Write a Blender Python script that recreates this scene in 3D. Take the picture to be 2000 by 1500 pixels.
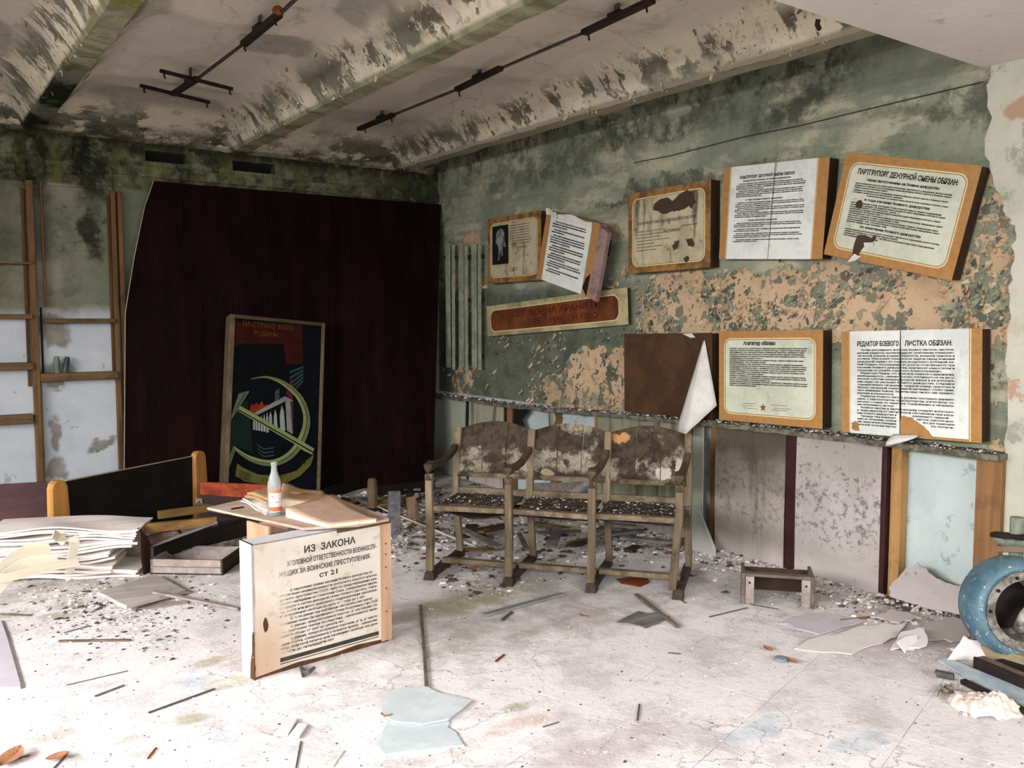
import bpy, math, random
from mathutils import Vector, Matrix, noise as mnoise
for o in list(bpy.data.objects): bpy.data.objects.remove(o)
SC = bpy.context.scene
COL = SC.collection
V = Vector
R_ = math.radians
rnd = random.Random(7)

# ------------------------------------------------------------------ camera
FPX, YAW, PITCH, EYE = 1714.0, R_(35.1), R_(4.17), 1.5
cF = V((math.sin(YAW)*math.cos(PITCH), math.cos(YAW)*math.cos(PITCH), -math.sin(PITCH)))
cR = V((math.cos(YAW), -math.sin(YAW), 0)); cU = cR.cross(cF); cC = V((0, 0, EYE))
cam = bpy.data.cameras.new('camera'); camo = bpy.data.objects.new('camera', cam); COL.objects.link(camo)
cam.sensor_width = 36; cam.lens = FPX/2000*36; cam.clip_start = .05
M = Matrix((cR, cU, -cF)).transposed().to_4x4(); M.translation = cC
camo.matrix_world = M
SC.camera = camo
# measured points of the photograph, as points on a real plane of the room
def ray(x, y): return cF*FPX + cR*(x-1000) + cU*(750-y)
def fx(x, y, X): d = ray(x, y); return cC + d*(X/d.x)
def fy(x, y, Y): d = ray(x, y); return cC + d*(Y/d.y)
def fz(x, y, Z=0.): d = ray(x, y); return cC + d*((Z-EYE)/d.z)

# ------------------------------------------------------------------ room size
XL, XW, YB, YF, ZS = -3.4, 4.45, 7.6, -3.2, 3.22
# ------------------------------------------------------------------ world, daylight, exposure
SC.view_settings.view_transform = 'Standard'
SC.view_settings.look = 'None'
SC.view_settings.gamma = 1
SC.view_settings.use_curve_mapping = False
SC.view_settings.exposure = 0.85
W = bpy.data.worlds.new('overcast_sky'); SC.world = W; W.use_nodes = True
W.node_tree.nodes['Background'].inputs[0].default_value = (.86, .94, 1.0, 1)
W.node_tree.nodes['Background'].inputs[1].default_value = .45
def area(name, loc, rot, sx, sy, power, col=(1, .97, .93), spread=180):
    l = bpy.data.lights.new(name, 'AREA'); l.shape = 'RECTANGLE'; l.size = sx; l.size_y = sy
    l.energy = power; l.color = col; l.spread = R_(spread)
    o = bpy.data.objects.new(name, l); COL.objects.link(o); o.location = loc; o.rotation_euler = rot
    return o
# daylight through the windows of the left wall and of the wall behind the viewer
WIN_LEFT = [(-2.3, -.2), (.3, 2.4), (2.9, 5.0)]
WIN_REAR = [(-2.6, -.2), (.5, 2.9)]
WZ0, WZ1 = .55, 2.75
for a, b in WIN_LEFT:      # the bright upper sky outside each opening, shining down through it
    area('daylight_left_window', (XL-1.1, (a+b)/2, 3.0), (0, R_(-42), 0), 2.4, b-a+.6, 430, (1, .985, .985), 140)
for a, b in WIN_REAR:
    area('daylight_rear_window', ((a+b)/2, YF-1.1, 3.0), (R_(42), 0, 0), b-a+.6, 2.4, 340, (1, .985, .985), 140)
try: SC.cycles.use_denoising = True
except Exception: pass

# ------------------------------------------------------------------ colour + node helpers
def lin(h):
    h = h.lstrip('#'); c = [int(h[i:i+2], 16)/255 for i in (0, 2, 4)]
    return tuple((v/12.92 if v <= .04045 else ((v+.055)/1.055)**2.4) for v in c) + (1,)
class NT:
    def __init__(s, name):
        s.m = bpy.data.materials.new(name); s.m.use_nodes = True
        s.t = s.m.node_tree; s.n = s.t.nodes; s.n.clear()
        s.pos = s.new('ShaderNodeNewGeometry').outputs['Position']
        s._obj = None
    def new(s, k): return s.n.new(k)
    @property
    def obj(s):
        if s._obj is None:
            tc = s.new('ShaderNodeTexCoord').outputs['Object']; oi = s.new('ShaderNodeObjectInfo').outputs['Random']
            k = s.new('ShaderNodeMath'); k.operation = 'MULTIPLY'; s.set(k.inputs[0], oi); k.inputs[1].default_value = 37.
            s._obj = s.vm('ADD', tc, k.outputs[0])
        return s._obj
    def set(s, inp, v):
        if v is None: return
        if hasattr(v, 'is_linked'): s.t.links.new(v, inp)
        else:
            if isinstance(v, str): v = lin(v)
            try: inp.default_value = v
            except Exception:
                inp.default_value = tuple(v)[:3]
    def m_(s, op, a, b=None, clamp=False):
        n = s.new('ShaderNodeMath'); n.operation = op; n.use_clamp = clamp; s.set(n.inputs[0], a); s.set(n.inputs[1], b); return n.outputs[0]
    def vm(s, op, a, b=None):
        n = s.new('ShaderNodeVectorMath'); n.operation = op; s.set(n.inputs[0], a); s.set(n.inputs[1], b)
        return n.outputs['Value'] if op in ('LENGTH', 'DISTANCE', 'DOT_PRODUCT') else n.outputs[0]
    def noise(s, scale, detail=5, rough=.6, vec=None, dist=0, col=False):
        n = s.new('ShaderNodeTexNoise'); s.set(n.inputs['Vector'], vec if vec is not None else s.pos)
        n.inputs['Scale'].default_value = scale; n.inputs['Detail'].default_value = detail
        n.inputs['Roughness'].default_value = rough; n.inputs['Distortion'].default_value = dist
        return n.outputs['Color' if col else 'Fac']
    def voro(s, scale, feature='F1', vec=None, out='Distance', rnd=1):
        n = s.new('ShaderNodeTexVoronoi'); n.feature = feature; s.set(n.inputs['Vector'], vec if vec is not None else s.pos)
        n.inputs['Scale'].default_value = scale; n.inputs['Randomness'].default_value = rnd
        return n.outputs[out]
    def sm(s, x, a, b, lo=0., hi=1., smooth=True):
        n = s.new('ShaderNodeMapRange'); n.interpolation_type = 'SMOOTHSTEP' if smooth else 'LINEAR'; n.clamp = True
        s.set(n.inputs[0], x); n.inputs[1].default_value = a; n.inputs[2].default_value = b
        n.inputs[3].default_value = lo; n.inputs[4].default_value = hi; return n.outputs[0]
    def mix(s, f, a, b, mode='MIX'):
        n = s.new('ShaderNodeMix'); n.data_type = 'RGBA'; n.blend_type = mode; n.clamp_factor = True
        s.set(n.inputs[0], f); s.set(n.inputs[6], a); s.set(n.inputs[7], b); return n.outputs[2]
    def ramp(s, f, stops):
        n = s.new('ShaderNodeValToRGB'); s.set(n.inputs[0], f); e = n.color_ramp.elements
        while len(e) < len(stops): e.new(.5)
        for i, (p, c) in enumerate(stops):
            e[i].position = p; e[i].color = lin(c) if isinstance(c, str) else c
        return n.outputs[0]
    def scale(s, sc, vec=None, loc=(0, 0, 0), rot=(0, 0, 0)):
        n = s.new('ShaderNodeMapping'); s.set(n.inputs[0], vec if vec is not None else s.pos)
        n.inputs['Scale'].default_value = sc; n.inputs['Location'].default_value = loc; n.inputs['Rotation'].default_value = rot
        return n.outputs[0]
    def xyz(s, vec=None):
        n = s.new('ShaderNodeSeparateXYZ'); s.set(n.inputs[0], vec if vec is not None else s.pos); return n.outputs
    def warp(s, amp, scale=3, detail=4, vec=None):
        vec = vec if vec is not None else s.pos
        c = s.noise(scale, detail, .65, vec, col=True)
        d = s.vm('SUBTRACT', c, (.5, .5, .5)); d = s.vm('MULTIPLY', d, (amp*2, amp*2, amp*2)); return s.vm('ADD', vec, d)
    def blob(s, c, r, vec, soft=.35):
        d = s.vm('SUBTRACT', vec, c); d = s.vm('MULTIPLY', d, tuple(1/k for k in r)); return s.sm(s.vm('LENGTH', d), 1+soft/2, 1-soft/2)
    def vmax(s, *a):
        r = a[0]
        for b in a[1:]: r = s.m_('MAXIMUM', r, b)
        return r
    def mul(s, *a):
        r = a[0]
        for b in a[1:]: r = s.m_('MULTIPLY', r, b)
        return r
    def inv(s, a): return s.m_('SUBTRACT', 1., a)
    def bump(s, h, strength=.5, dist=.01, nrm=None):
        n = s.new('ShaderNodeBump'); s.set(n.inputs['Height'], h); n.inputs['Strength'].default_value = strength; n.inputs['Distance'].default_value = dist
        if nrm is not None: s.set(n.inputs['Normal'], nrm)
        return n.outputs[0]
    def out(s, col, rough=.9, nrm=None, spec=.3, metal=0., alpha=None, trans=None, ior=None):
        b = s.new('ShaderNodeBsdfPrincipled'); o = s.new('ShaderNodeOutputMaterial')
        s.set(b.inputs['Base Color'], col); s.set(b.inputs['Roughness'], rough); b.inputs['Specular IOR Level'].default_value = spec
        s.set(b.inputs['Metallic'], metal)
        if nrm is not None: s.set(b.inputs['Normal'], nrm)
        if trans: b.inputs['Transmission Weight'].default_value = trans
        if ior: b.inputs['IOR'].default_value = ior
        s.t.links.new(b.outputs[0], o.inputs[0]); return s.m

# ------------------------------------------------------------------ mesh helpers
WL = {}      # world location of every object made here
class MB:
    def __init__(s): s.v = []; s.f = []; s.c = []; s.cur = 0
    def add(s, vs, fs):
        k = len(s.v); s.v += [V(p) for p in vs]; s.f += [tuple(i+k for i in f) for f in fs]; s.c += [s.cur]*len(fs); return s
    def hexa(s, b, t):      # b, t: four points each (bottom, top) in the same turning sense
        n = len(b)
        return s.add(list(b)+list(t), [tuple(reversed(range(n))), tuple(range(n, 2*n))] + [(i, (i+1) % n, n+(i+1) % n, n+i) for i in range(n)])
    def box(s, lo, hi):
        (a, b, c), (d, e, f) = lo, hi
        return s.hexa([(a, b, c), (d, b, c), (d, e, c), (a, e, c)], [(a, b, f), (d, b, f), (d, e, f), (a, e, f)])
    def prism(s, poly, ext):
        ext = V(ext); p = [V(q) for q in poly]; return s.hexa(p, [q+ext for q in p])
    def bar(s, p, q, w, h, up=(0, 0, 1)):      # a square bar from p to q, w wide, h high
        p, q = V(p), V(q); d = (q-p).normalized(); up = V(up); sd = d.cross(up)
        if sd.length < 1e-4: sd = d.cross(V((0, 1, 0)))
        sd.normalize(); u = sd.cross(d).normalized(); a, b = sd*w/2, u*h/2
        return s.hexa([p-a-b, p+a-b, p+a+b, p-a+b], [q-a-b, q+a-b, q+a+b, q-a+b])
    def path(s, pts, w, h, up=(0, 0, 1)):      # swept rectangle; w/h may be lists
        n = len(pts); pts = [V(p) for p in pts]; rings = []
        for i, p in enumerate(pts):
            d = (pts[min(i+1, n-1)]-pts[max(i-1, 0)]).normalized(); sd = d.cross(V(up)).normalized(); u = sd.cross(d).normalized()
            ww = w[i] if isinstance(w, (list, tuple)) else w; hh = h[i] if isinstance(h, (list, tuple)) else h
            a, b = sd*ww/2, u*hh/2; rings.append([p-a-b, p+a-b, p+a+b, p-a+b])
        fs = [(3, 2, 1, 0), tuple(range(4*n-4, 4*n))]
        for i in range(n-1):
            for k in range(4): fs.append((4*i+k, 4*i+(k+1) % 4, 4*i+4+(k+1) % 4, 4*i+4+k))
        return s.add([p for r in rings for p in r], fs)
    def tube(s, pts, r, n=8, cap=True):
        pts = [V(p) for p in pts]; m = len(pts); vs = []; ref = None
        for i, p in enumerate(pts):
            d = (pts[min(i+1, m-1)]-pts[max(i-1, 0)]).normalized()
            if ref is None: ref = d.orthogonal().normalized()
            ref = (ref-d*ref.dot(d)).normalized(); b = d.cross(ref); rr = r[i] if isinstance(r, (list, tuple)) else r
            vs += [p+(ref*math.cos(2*math.pi*k/n)+b*math.sin(2*math.pi*k/n))*rr for k in range(n)]
        fs = [(i*n+k, i*n+(k+1) % n, i*n+n+(k+1) % n, i*n+n+k) for i in range(m-1) for k in range(n)]
        if cap: fs += [tuple(reversed(range(n))), tuple(range(n*(m-1), n*m))]
        return s.add(vs, fs)
    def lathe(s, prof, c, axis=(0, 0, 1), n=24, arc=None):
        ax = V(axis).normalized(); a = ax.orthogonal().normalized(); b = ax.cross(a); c = V(c); vs = []
        for r, h in prof: vs += [c+ax*h+(a*math.cos(2*math.pi*k/n)+b*math.sin(2*math.pi*k/n))*r for k in range(n)]
        fs = [(i*n+k, i*n+(k+1) % n, i*n+n+(k+1) % n, i*n+n+k) for i in range(len(prof)-1) for k in range(n)]
        return s.add(vs, fs)
    def grid(s, fn, nu, nv):
        vs = [V(fn(i/nu, j/nv)) for j in range(nv+1) for i in range(nu+1)]
        return s.add(vs, [(j*(nu+1)+i, j*(nu+1)+i+1, (j+1)*(nu+1)+i+1, (j+1)*(nu+1)+i) for j in range(nv) for i in range(nu)])
    def sheet(s, fn, nu, nv, th):              # a grid surface with thickness
        vs = []; W_ = nu+1
        P_ = [[V(fn(i/nu, j/nv)) for i in range(W_)] for j in range(nv+1)]
        def nr(i, j):
            a = P_[j][min(i+1, nu)]-P_[j][max(i-1, 0)]; b = P_[min(j+1, nv)][i]-P_[max(j-1, 0)][i]; c = a.cross(b)
            return c.normalized() if c.length > 1e-9 else V((0, 0, 1))
        N = W_*(nv+1)
        top = [P_[j][i] for j in range(nv+1) for i in range(W_)]
        bot = [P_[j][i]-nr(i, j)*th for j in range(nv+1) for i in range(W_)]
        fs = []
        for j in range(nv):
            for i in range(nu):
                q = (j*W_+i, j*W_+i+1, (j+1)*W_+i+1, (j+1)*W_+i); fs.append(q); fs.append(tuple(N+k for k in reversed(q)))
        ed = [(i, 0) for i in range(W_)] + [(nu, j) for j in range(1, nv+1)] + [(i, nv) for i in range(nu-1, -1, -1)] + [(0, j) for j in range(nv-1, 0, -1)]
        ids = [j*W_+i for i, j in ed]
        for a, b in zip(ids, ids[1:]+ids[:1]): fs.append((b, a, N+a, N+b))
        return s.add(top+bot, fs)
    def build(s, name, mats, parent=None, bev=0., smooth=False, label=None, kind=None, subdiv=0):
        me = bpy.data.meshes.new(name); lo = V((min(p.x for p in s.v), min(p.y for p in s.v), min(p.z for p in s.v)))
        hi = V((max(p.x for p in s.v), max(p.y for p in s.v), max(p.z for p in s.v)))
        c = (lo+hi)/2
        if parent is None: c.z = lo.z
        me.from_pydata([p-c for p in s.v], [], s.f); me.validate()
        if not isinstance(mats, (list, tuple)): mats = [mats]
        for m in mats: me.materials.append(m)
        if len(mats) > 1 and len(me.polygons) == len(s.c): me.polygons.foreach_set('material_index', s.c)
        if smooth: me.polygons.foreach_set('use_smooth', [True]*len(me.polygons))
        o = bpy.data.objects.new(name, me); COL.objects.link(o); WL[o.name] = c
        if parent is not None: o.parent = parent; o.location = c-WL[parent.name]
        else: o.location = c
        if bev:
            b = o.modifiers.new('edge', 'BEVEL'); b.width = bev; b.segments = 1; b.limit_method = 'ANGLE'; b.angle_limit = R_(40)
        if subdiv:
            b = o.modifiers.new('sub', 'SUBSURF'); b.levels = b.render_levels = subdiv
        if label: o['label'] = label
        if kind: o['kind'] = kind
        return o
def thing(name, loc, label, cat, group=None):
    o = bpy.data.objects.new(name, None); COL.objects.link(o); o.location = V(loc); o.empty_display_size = .1; WL[o.name] = V(loc)
    o['label'] = label; o['category'] = cat
    if group: o['group'] = group
    return o
def tag(o, label, cat, group=None, kind=None):
    o['label'] = label; o['category'] = cat
    if group: o['group'] = group
    if kind: o['kind'] = kind
    return o
def struct(o): o['kind'] = 'structure'; return o
class Fr:        # a local frame on a board: x to the right, y up, n out of the face
    def __init__(s, o, u, v): s.o = V(o); s.u = V(u).normalized(); s.v = V(v).normalized(); s.n = s.u.cross(s.v)
    def p(s, x, y, z=0.): return s.o+s.u*x+s.v*y+s.n*z
def slab(fr, poly, z0, z1): 
    m = MB(); b = [fr.p(x, y, z0) for x, y in poly]; t = [fr.p(x, y, z1) for x, y in poly]; return m.hexa(b, t)
def rect(x0, y0, x1, y1): return [(x0, y0), (x1, y0), (x1, y1), (x0, y1)]
def rrect(x0, y0, x1, y1, r, k=6):
    pts = []
    for cx, cy, a0 in ((x1-r, y0+r, -90), (x1-r, y1-r, 0), (x0+r, y1-r, 90), (x0+r, y0+r, 180)):
        for i in range(k+1): a = R_(a0+90*i/k); pts.append((cx+r*math.cos(a), cy+r*math.sin(a)))
    return pts
def ring(fr, outer, inner, z0, z1):
    m = MB(); n = len(outer)
    m.add([fr.p(x, y, z1) for x, y in outer]+[fr.p(x, y, z1) for x, y in inner]+[fr.p(x, y, z0) for x, y in outer]+[fr.p(x, y, z0) for x, y in inner],
          [(i, (i+1) % n, n+(i+1) % n, n+i) for i in range(n)]+[(2*n+i, 2*n+(i+1) % n, (i+1) % n, i) for i in range(n)]+[(n+i, n+(i+1) % n, 3*n+(i+1) % n, 3*n+i) for i in range(n)])
    return m
def ragged(pts, amp, seed, sub=5):     # a torn outline: subdivide every side and shake it
    r = random.Random(seed); out = []
    for (x0, y0), (x1, y1) in zip(pts, pts[1:]+pts[:1]):
        for i in range(sub):
            t = i/sub; out.append((x0+(x1-x0)*t+r.uniform(-amp, amp), y0+(y1-y0)*t+r.uniform(-amp, amp)))
    return out
def blobpoly(cx, cy, rx, ry, seed, n=18, jag=.3):
    r = random.Random(seed); return [(cx+rx*math.cos(2*math.pi*i/n)*(1+r.uniform(-jag, jag)), cy+ry*math.sin(2*math.pi*i/n)*(1+r.uniform(-jag, jag))) for i in range(n)]
_fc = bpy.data.curves.new('type', 'FONT'); _fc.resolution_u = 1; _fo = bpy.data.objects.new('type', _fc)
_cache = {}
def line(mb, fr, txt, x, y, h, w=None, align='L', z=.0012, bold=.012, sx=1.):
    """one line of type on frame fr: cap height h, fitted to width w when given"""
    key = (txt, bold)
    if key not in _cache:
        _fc.body = txt; _fc.offset = bold; me = bpy.data.meshes.new_from_object(_fo)
        _cache[key] = ([tuple(v.co) for v in me.vertices], [tuple(p.vertices) for p in me.polygons]); bpy.data.meshes.remove(me)
    vs, fs = _cache[key]
    if not vs: return 0
    x0 = min(v[0] for v in vs); x1 = max(v[0] for v in vs); k = h/.729
    kx = k*sx if w is None else w/(x1-x0)
    wd = (x1-x0)*kx; ox = x if align == 'L' else (x-wd/2 if align == 'C' else x-wd)
    mb.add([fr.p(ox+(a-x0)*kx, y+b*k, z) for a, b, c in vs], fs); return wd
# ------------------------------------------------------------------ materials of the room
def mat_wall_right():
    t = NT('peeling_sage_paint'); w = t.warp(.10, 3.0, 5); w2 = t.warp(.035, 14, 4); wm = t.warp(.34, 2.2, 7); X, Y, Z = t.xyz(); WX, WY, WZ = t.xyz(w)
    n1 = t.noise(1.3, 6, .65); n2 = t.noise(5, 8, .68, w); n3 = t.noise(22, 5, .7)
    col = t.mix(t.sm(n1, .35, .65), '#7b8270', '#9ea18a')
    col = t.mix(t.sm(t.noise(2.6, 7, .7, t.scale((1, .7, 1.6))), .50, .60), col, '#b1ad95')       # rubbed pale plaster
    col = t.mix(t.mul(t.sm(t.noise(3, 6, .6, t.scale((1, .35, 5), rot=(R_(2), 0, 0))), .48, .72), .5), col, '#666c60')   # brushed green strokes
    col = t.mix(t.mul(t.sm(n3, .5, .75), .35), col, '#4d5346')
    # bare zone between the boards and under the long sign
    low = t.mul(t.sm(WZ, 1.83, 1.70), t.sm(Y, 4.5, 4.9))
    low = t.vmax(low, t.mul(t.sm(WZ, 1.86, 1.72), t.sm(Z, 1.2, 1.4), .55))
    col = t.mix(t.mul(low, .9), col, t.mix(t.sm(n2, .35, .6), '#41463c', '#5f6456'))
    # peach undercoat
    zone = t.vmax(t.mul(t.sm(WZ, 1.92, 1.72), t.sm(WZ, 1.33, 1.42), t.sm(WY, 4.85, 4.55)),
                  t.mul(t.blob((XW, 5.05, 1.02), (1, .62, .30), w), .95), t.mul(t.blob((XW, 5.6, .85), (1, .5, .22), w), .85),
                  t.mul(t.blob((XW, 7.1, .90), (1, .28, .2), w), .8), t.mul(t.blob((XW, 7.05, 1.95), (1, .33, .42), w), .75),
                  t.mul(t.blob((XW, 2.2, 1.8), (1, .22, .55), w), .95), t.mul(t.sm(Y, 2.45, 2.2), t.sm(Z, 1.5, 1.3), .5), t.mul(t.blob((XW, 4.9, 2.06), (1, .3, .36), w), .55))
    pn = t.m_('ADD', t.noise(4.2, 9, .66, w2), t.mul(zone, .30)); peach = t.sm(pn, .705, .725)
    holes = t.mul(t.sm(t.noise(11, 4, .6, w2), .60, .62), 1.)
    peach = t.mul(peach, t.inv(holes))
    pc = t.mix(t.sm(n1, .4, .6), '#c2a788', '#ae9476'); pc = t.mix(t.mul(t.sm(n3, .55, .7), .4), pc, '#8c735b')
    col = t.mix(peach, col, pc)
    # islands of sage paint still clinging to the bare coat
    vw = t.warp(.03, 20, 3); cell = t.voro(17, 'F1', vw, 'Color'); cr = t.xyz(cell)[0]; isl = t.sm(t.m_('ADD', cr, t.mul(t.sm(t.noise(3.1, 5, .6, w), .42, .62), .55)), .93, .97); isl = t.mul(isl, peach, t.sm(t.voro(17, 'DISTANCE_TO_EDGE', vw), .03, .06))
    col = t.mix(isl, col, t.mix(t.xyz(cell)[1], '#585a4e', '#8c8976')); peach = t.mul(peach, t.inv(isl))
    # black mould creeping down from under the rib, and along the groove
    md = t.vmax(t.mul(t.sm(WZ, 2.62, 2.98), t.sm(n2, .40, .58), t.sm(Y, 2.6, 3.2)), t.blob((XW, 3.35, 2.78), (1, .35, .12), wm, .8),
                t.mul(t.blob((XW, 4.6, 2.83), (1, .8, .10), wm, .8), .9), t.mul(t.blob((XW, 2.35, 2.56), (1, .32, .09), wm, .8), .85), t.mul(t.blob((XW, 5.9, 2.75), (1, .8, .13), wm, .8), .7),
                t.mul(t.sm(t.noise(7, 7, .72, w), .60, .70), .8), t.mul(t.blob((XW, 4.6, 2.41), (1, .8, .035), wm, .8), .9), t.mul(t.blob((XW, 4.1, 2.46), (1, .6, .03), wm, .8), .8),
                t.mul(t.sm(Y, 6.9, 7.5), t.sm(n2, .38, .6), .8))
    md = t.mul(md, t.sm(t.noise(9, 6, .7, w), .34, .56))
    col = t.mix(t.mul(md, .82), col, t.mix(t.sm(n3, .4, .6), '#2b2c26', '#3d4038'))
    # bare pale blue distemper behind the lost panelling
    blue = t.sm(Z, .80, .78); bc = t.mix(t.sm(n1, .4, .62), '#b9c4c2', '#a6b3b3'); bc = t.mix(t.mul(t.sm(t.noise(9, 5, .7), .58, .66), .5), bc, '#6f7a76')
    col = t.mix(blue, col, bc)
    h = t.m_('ADD', t.mul(t.inv(peach), .6), t.mul(n3, .35)); h = t.m_('ADD', h, t.mul(n2, .4))
    return t.out(col, .92, t.bump(h, .75, .012), .2)

def mat_wall_back():
    t = NT('mossy_back_plaster'); w = t.warp(.08, 3.5, 5); X, Y, Z = t.xyz(); WX, WY, WZ = t.xyz(w)
    n1 = t.noise(1.7, 6, .65, w); n2 = t.noise(6, 8, .7); n3 = t.noise(24, 5, .7)
    top = t.mix(t.sm(n2, .36, .62), '#2c2e24', '#76775c'); top = t.mix(t.sm(t.noise(3, 6, .7, t.scale((3, 1, .5))), .48, .64), top, '#565c34')
    mid = t.mix(t.sm(n1, .38, .60), '#5b5e50', '#878172'); mid = t.mix(t.sm(n2, .56, .64), mid, '#5d6152')
    mid = t.mix(t.mul(t.sm(X, 1.0, 1.5), t.sm(n1, .35, .6)), mid, '#66705a')
    mid = t.mix(t.mul(t.sm(X, .9, .6), .75), mid, t.mix(t.sm(n2, .4, .6), '#3b4129', '#626845'))
    pale = t.mix(t.sm(n1, .3, .7), '#aab0b8', '#bdc2c7'); pale = t.mix(t.mul(t.sm(t.noise(7, 6, .7, w), .62, .66), .8), pale, '#8d8e88')
    col = t.mix(t.mul(t.sm(WZ, 1.62, 1.50), t.sm(X, 2.4, 1.9)), mid, pale)
    col = t.mix(t.sm(Z, 2.53, 2.56), col, top)
    wm = t.warp(.20, 3.5, 7)
    dirt = t.vmax(t.blob((.98, YB, 1.42), (.13, 1, .12), wm, .6), t.blob((1.03, YB, 1.07), (.12, 1, .07), wm, .6), t.blob((1.0, YB, .62), (.06, 1, .14), wm, .6), t.blob((1.33, YB, .52), (.09, 1, .035), wm, .6),
                  t.blob((.99, YB, .33), (.1, 1, .1), wm, .6))
    col = t.mix(t.mul(dirt, .9), col, t.mix(t.sm(n2, .4, .6), '#6b665c', '#837d72'))
    blk = t.vmax(t.blob((1.33, YB, 2.20), (.10, 1, .22), wm, .6), t.mul(t.blob((1.30, YB, 2.72), (.13, 1, .30), wm, .6), 1.), t.mul(t.blob((.92, YB, 2.72), (.10, 1, .25), wm, .6), .85), t.mul(t.sm(WZ, 2.78, 2.92), t.sm(n2, .3, .5)),
                 t.mul(t.sm(WX, 3.3, 4.2), t.sm(Z, 2.4, 2.5), t.sm(n2, .33, .55)), t.mul(t.sm(n2, .62, .68), t.sm(Z, 1.6, 2.2), .7))
    blk = t.mul(blk, t.sm(t.noise(11, 6, .7), .3, .5))
    col = t.mix(t.mul(blk, .9), col, t.mix(t.sm(n3, .4, .65), '#15160f', '#2a2c20'))
    h = t.m_('ADD', t.mul(n2, .6), t.mul(n3, .3)); h = t.m_('SUBTRACT', h, t.mul(dirt, .5))
    return t.out(col, .95, t.bump(h, .7, .012), .15)

def mat_ceiling(rib=False):
    t = NT('mouldy_rib_plaster' if rib else 'stained_ceiling_whitewash'); w = t.warp(.07, 5, 5); X, Y, Z = t.xyz(); WX, WY, WZ = t.xyz(w)
    n1 = t.noise(1.1, 5, .6, w); n2 = t.noise(5.2, 7, .68, t.scale((.45, 1.25, .45), w)); n3 = t.noise(30, 5, .7); n4 = t.noise(2.2, 7, .68, t.scale((1, .8, 1), w))
    col = t.mix(t.sm(n1, .35, .65), '#cfc3b5', '#dccfc0')
    stain = t.vmax(t.mul(t.blob((1.75, 7.15, 3.1), (.55, .22, .3), w), .9), t.blob((2.0, 5.35, 3.2), (.22, .28, .2), w, .25), t.mul(t.blob((1.4, 7.3, 3.1), (.18, .15, .3), w), .9), t.mul(t.blob((2.15, 4.4, 3.2), (.15, .3, .2), w, .25), .9),
                   t.mul(t.blob((1.15, 5.1, 3.2), (.14, .3, .2), w), .7), t.mul(t.sm(n4, .60, .64), .55), t.mul(t.blob((.55, 6.2, 3.2), (.12, .35, .2), w), 1.), t.mul(t.blob((3.3, 5.6, 3.2), (.1, .3, .2), w), .4))
    col = t.mix(t.mul(stain, .75), col, t.mix(t.sm(n3, .35, .65), '#8a857d', '#9d978d'))
    crk = t.sm(t.voro(1.4, 'DISTANCE_TO_EDGE', t.warp(.12, 4)), .012, .004); col = t.mix(t.mul(crk, .25), col, '#6b6258')
    if rib:
        side = t.sm(Z, 3.19, 3.10); col = t.mix(t.mul(t.sm(t.noise(3, 5, .6, w), .36, .54), t.sm(Z, 3.18, 3.12)), col, '#e3d8bf')
        blk = t.mul(t.sm(t.m_('ADD', n2, t.mul(t.sm(n4, .42, .62), .20)), .555, .60), t.sm(Z, 3.17, 3.06), t.sm(t.noise(1.7, 4, .6, w), .34, .46))
        blk = t.vmax(blk, t.mul(t.sm(X, 1.2, .6), t.sm(n2, .50, .56), side))
        col = t.mix(t.mul(blk, .88), col, t.mix(t.sm(n3, .35, .7), '#3d3d33', '#5a5a4c'))
        drip = t.mul(t.sm(t.noise(9, 3, .6, t.scale((1, 1, .08))), .6, .68), side, .5); col = t.mix(drip, col, '#7d7863')
        bot = t.sm(Z, 2.965, 2.94)
        moss = t.mix(t.sm(n2, .4, .62), '#a19c80', '#6f7152'); moss = t.mix(t.mul(t.sm(X, 1.6, 1.1), t.sm(t.noise(4, 6, .7), .45, .55)), moss, '#7a7640')
        moss = t.mix(t.mul(t.sm(X, 1.6, 1.1), t.sm(WY, 5.2, 6.0)), moss, '#1d1f14'); moss = t.mix(t.sm(X, 3.2, 3.6), moss, '#a59c86')
        moss = t.mix(t.mul(t.sm(X, 1.6, 2.2), t.sm(X, 3.2, 2.9), t.sm(n4, .5, .62)), moss, '#5c6440')
        col = t.mix(bot, col, moss)
    if rib:
        lip = t.mul(t.sm(WZ, 3.03, 2.97), t.sm(t.noise(8, 4, .6, w), .50, .56)); col = t.mix(t.mul(lip, t.inv(bot), .9), col, '#d9cdae')
        wash = t.mul(t.sm(n4, .47, .60), t.sm(Z, 3.2, 3.12), .5); col = t.mix(wash, col, '#8d8a7c')
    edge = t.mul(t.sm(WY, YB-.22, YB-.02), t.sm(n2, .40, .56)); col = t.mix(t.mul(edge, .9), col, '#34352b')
    h = t.m_('ADD', t.mul(n2, .8 if rib else .3), t.mul(n3, .25))
    return t.out(col, .95, t.bump(h, .8 if rib else .35, .015), .1)

def mat_girder():
    t = NT('girder_whitewash'); w = t.warp(.05, 4); n = t.noise(1.6, 5, .6); n3 = t.noise(26, 4, .7)
    col = t.mix(t.sm(n, .35, .65), '#d9d0c8', '#e2d9d1'); col = t.mix(t.mul(t.sm(t.noise(3.1, 7, .7, w), .6, .68), .5), col, '#8f8a7c')
    return t.out(col, .95, t.bump(n3, .25, .01), .1)

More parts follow.
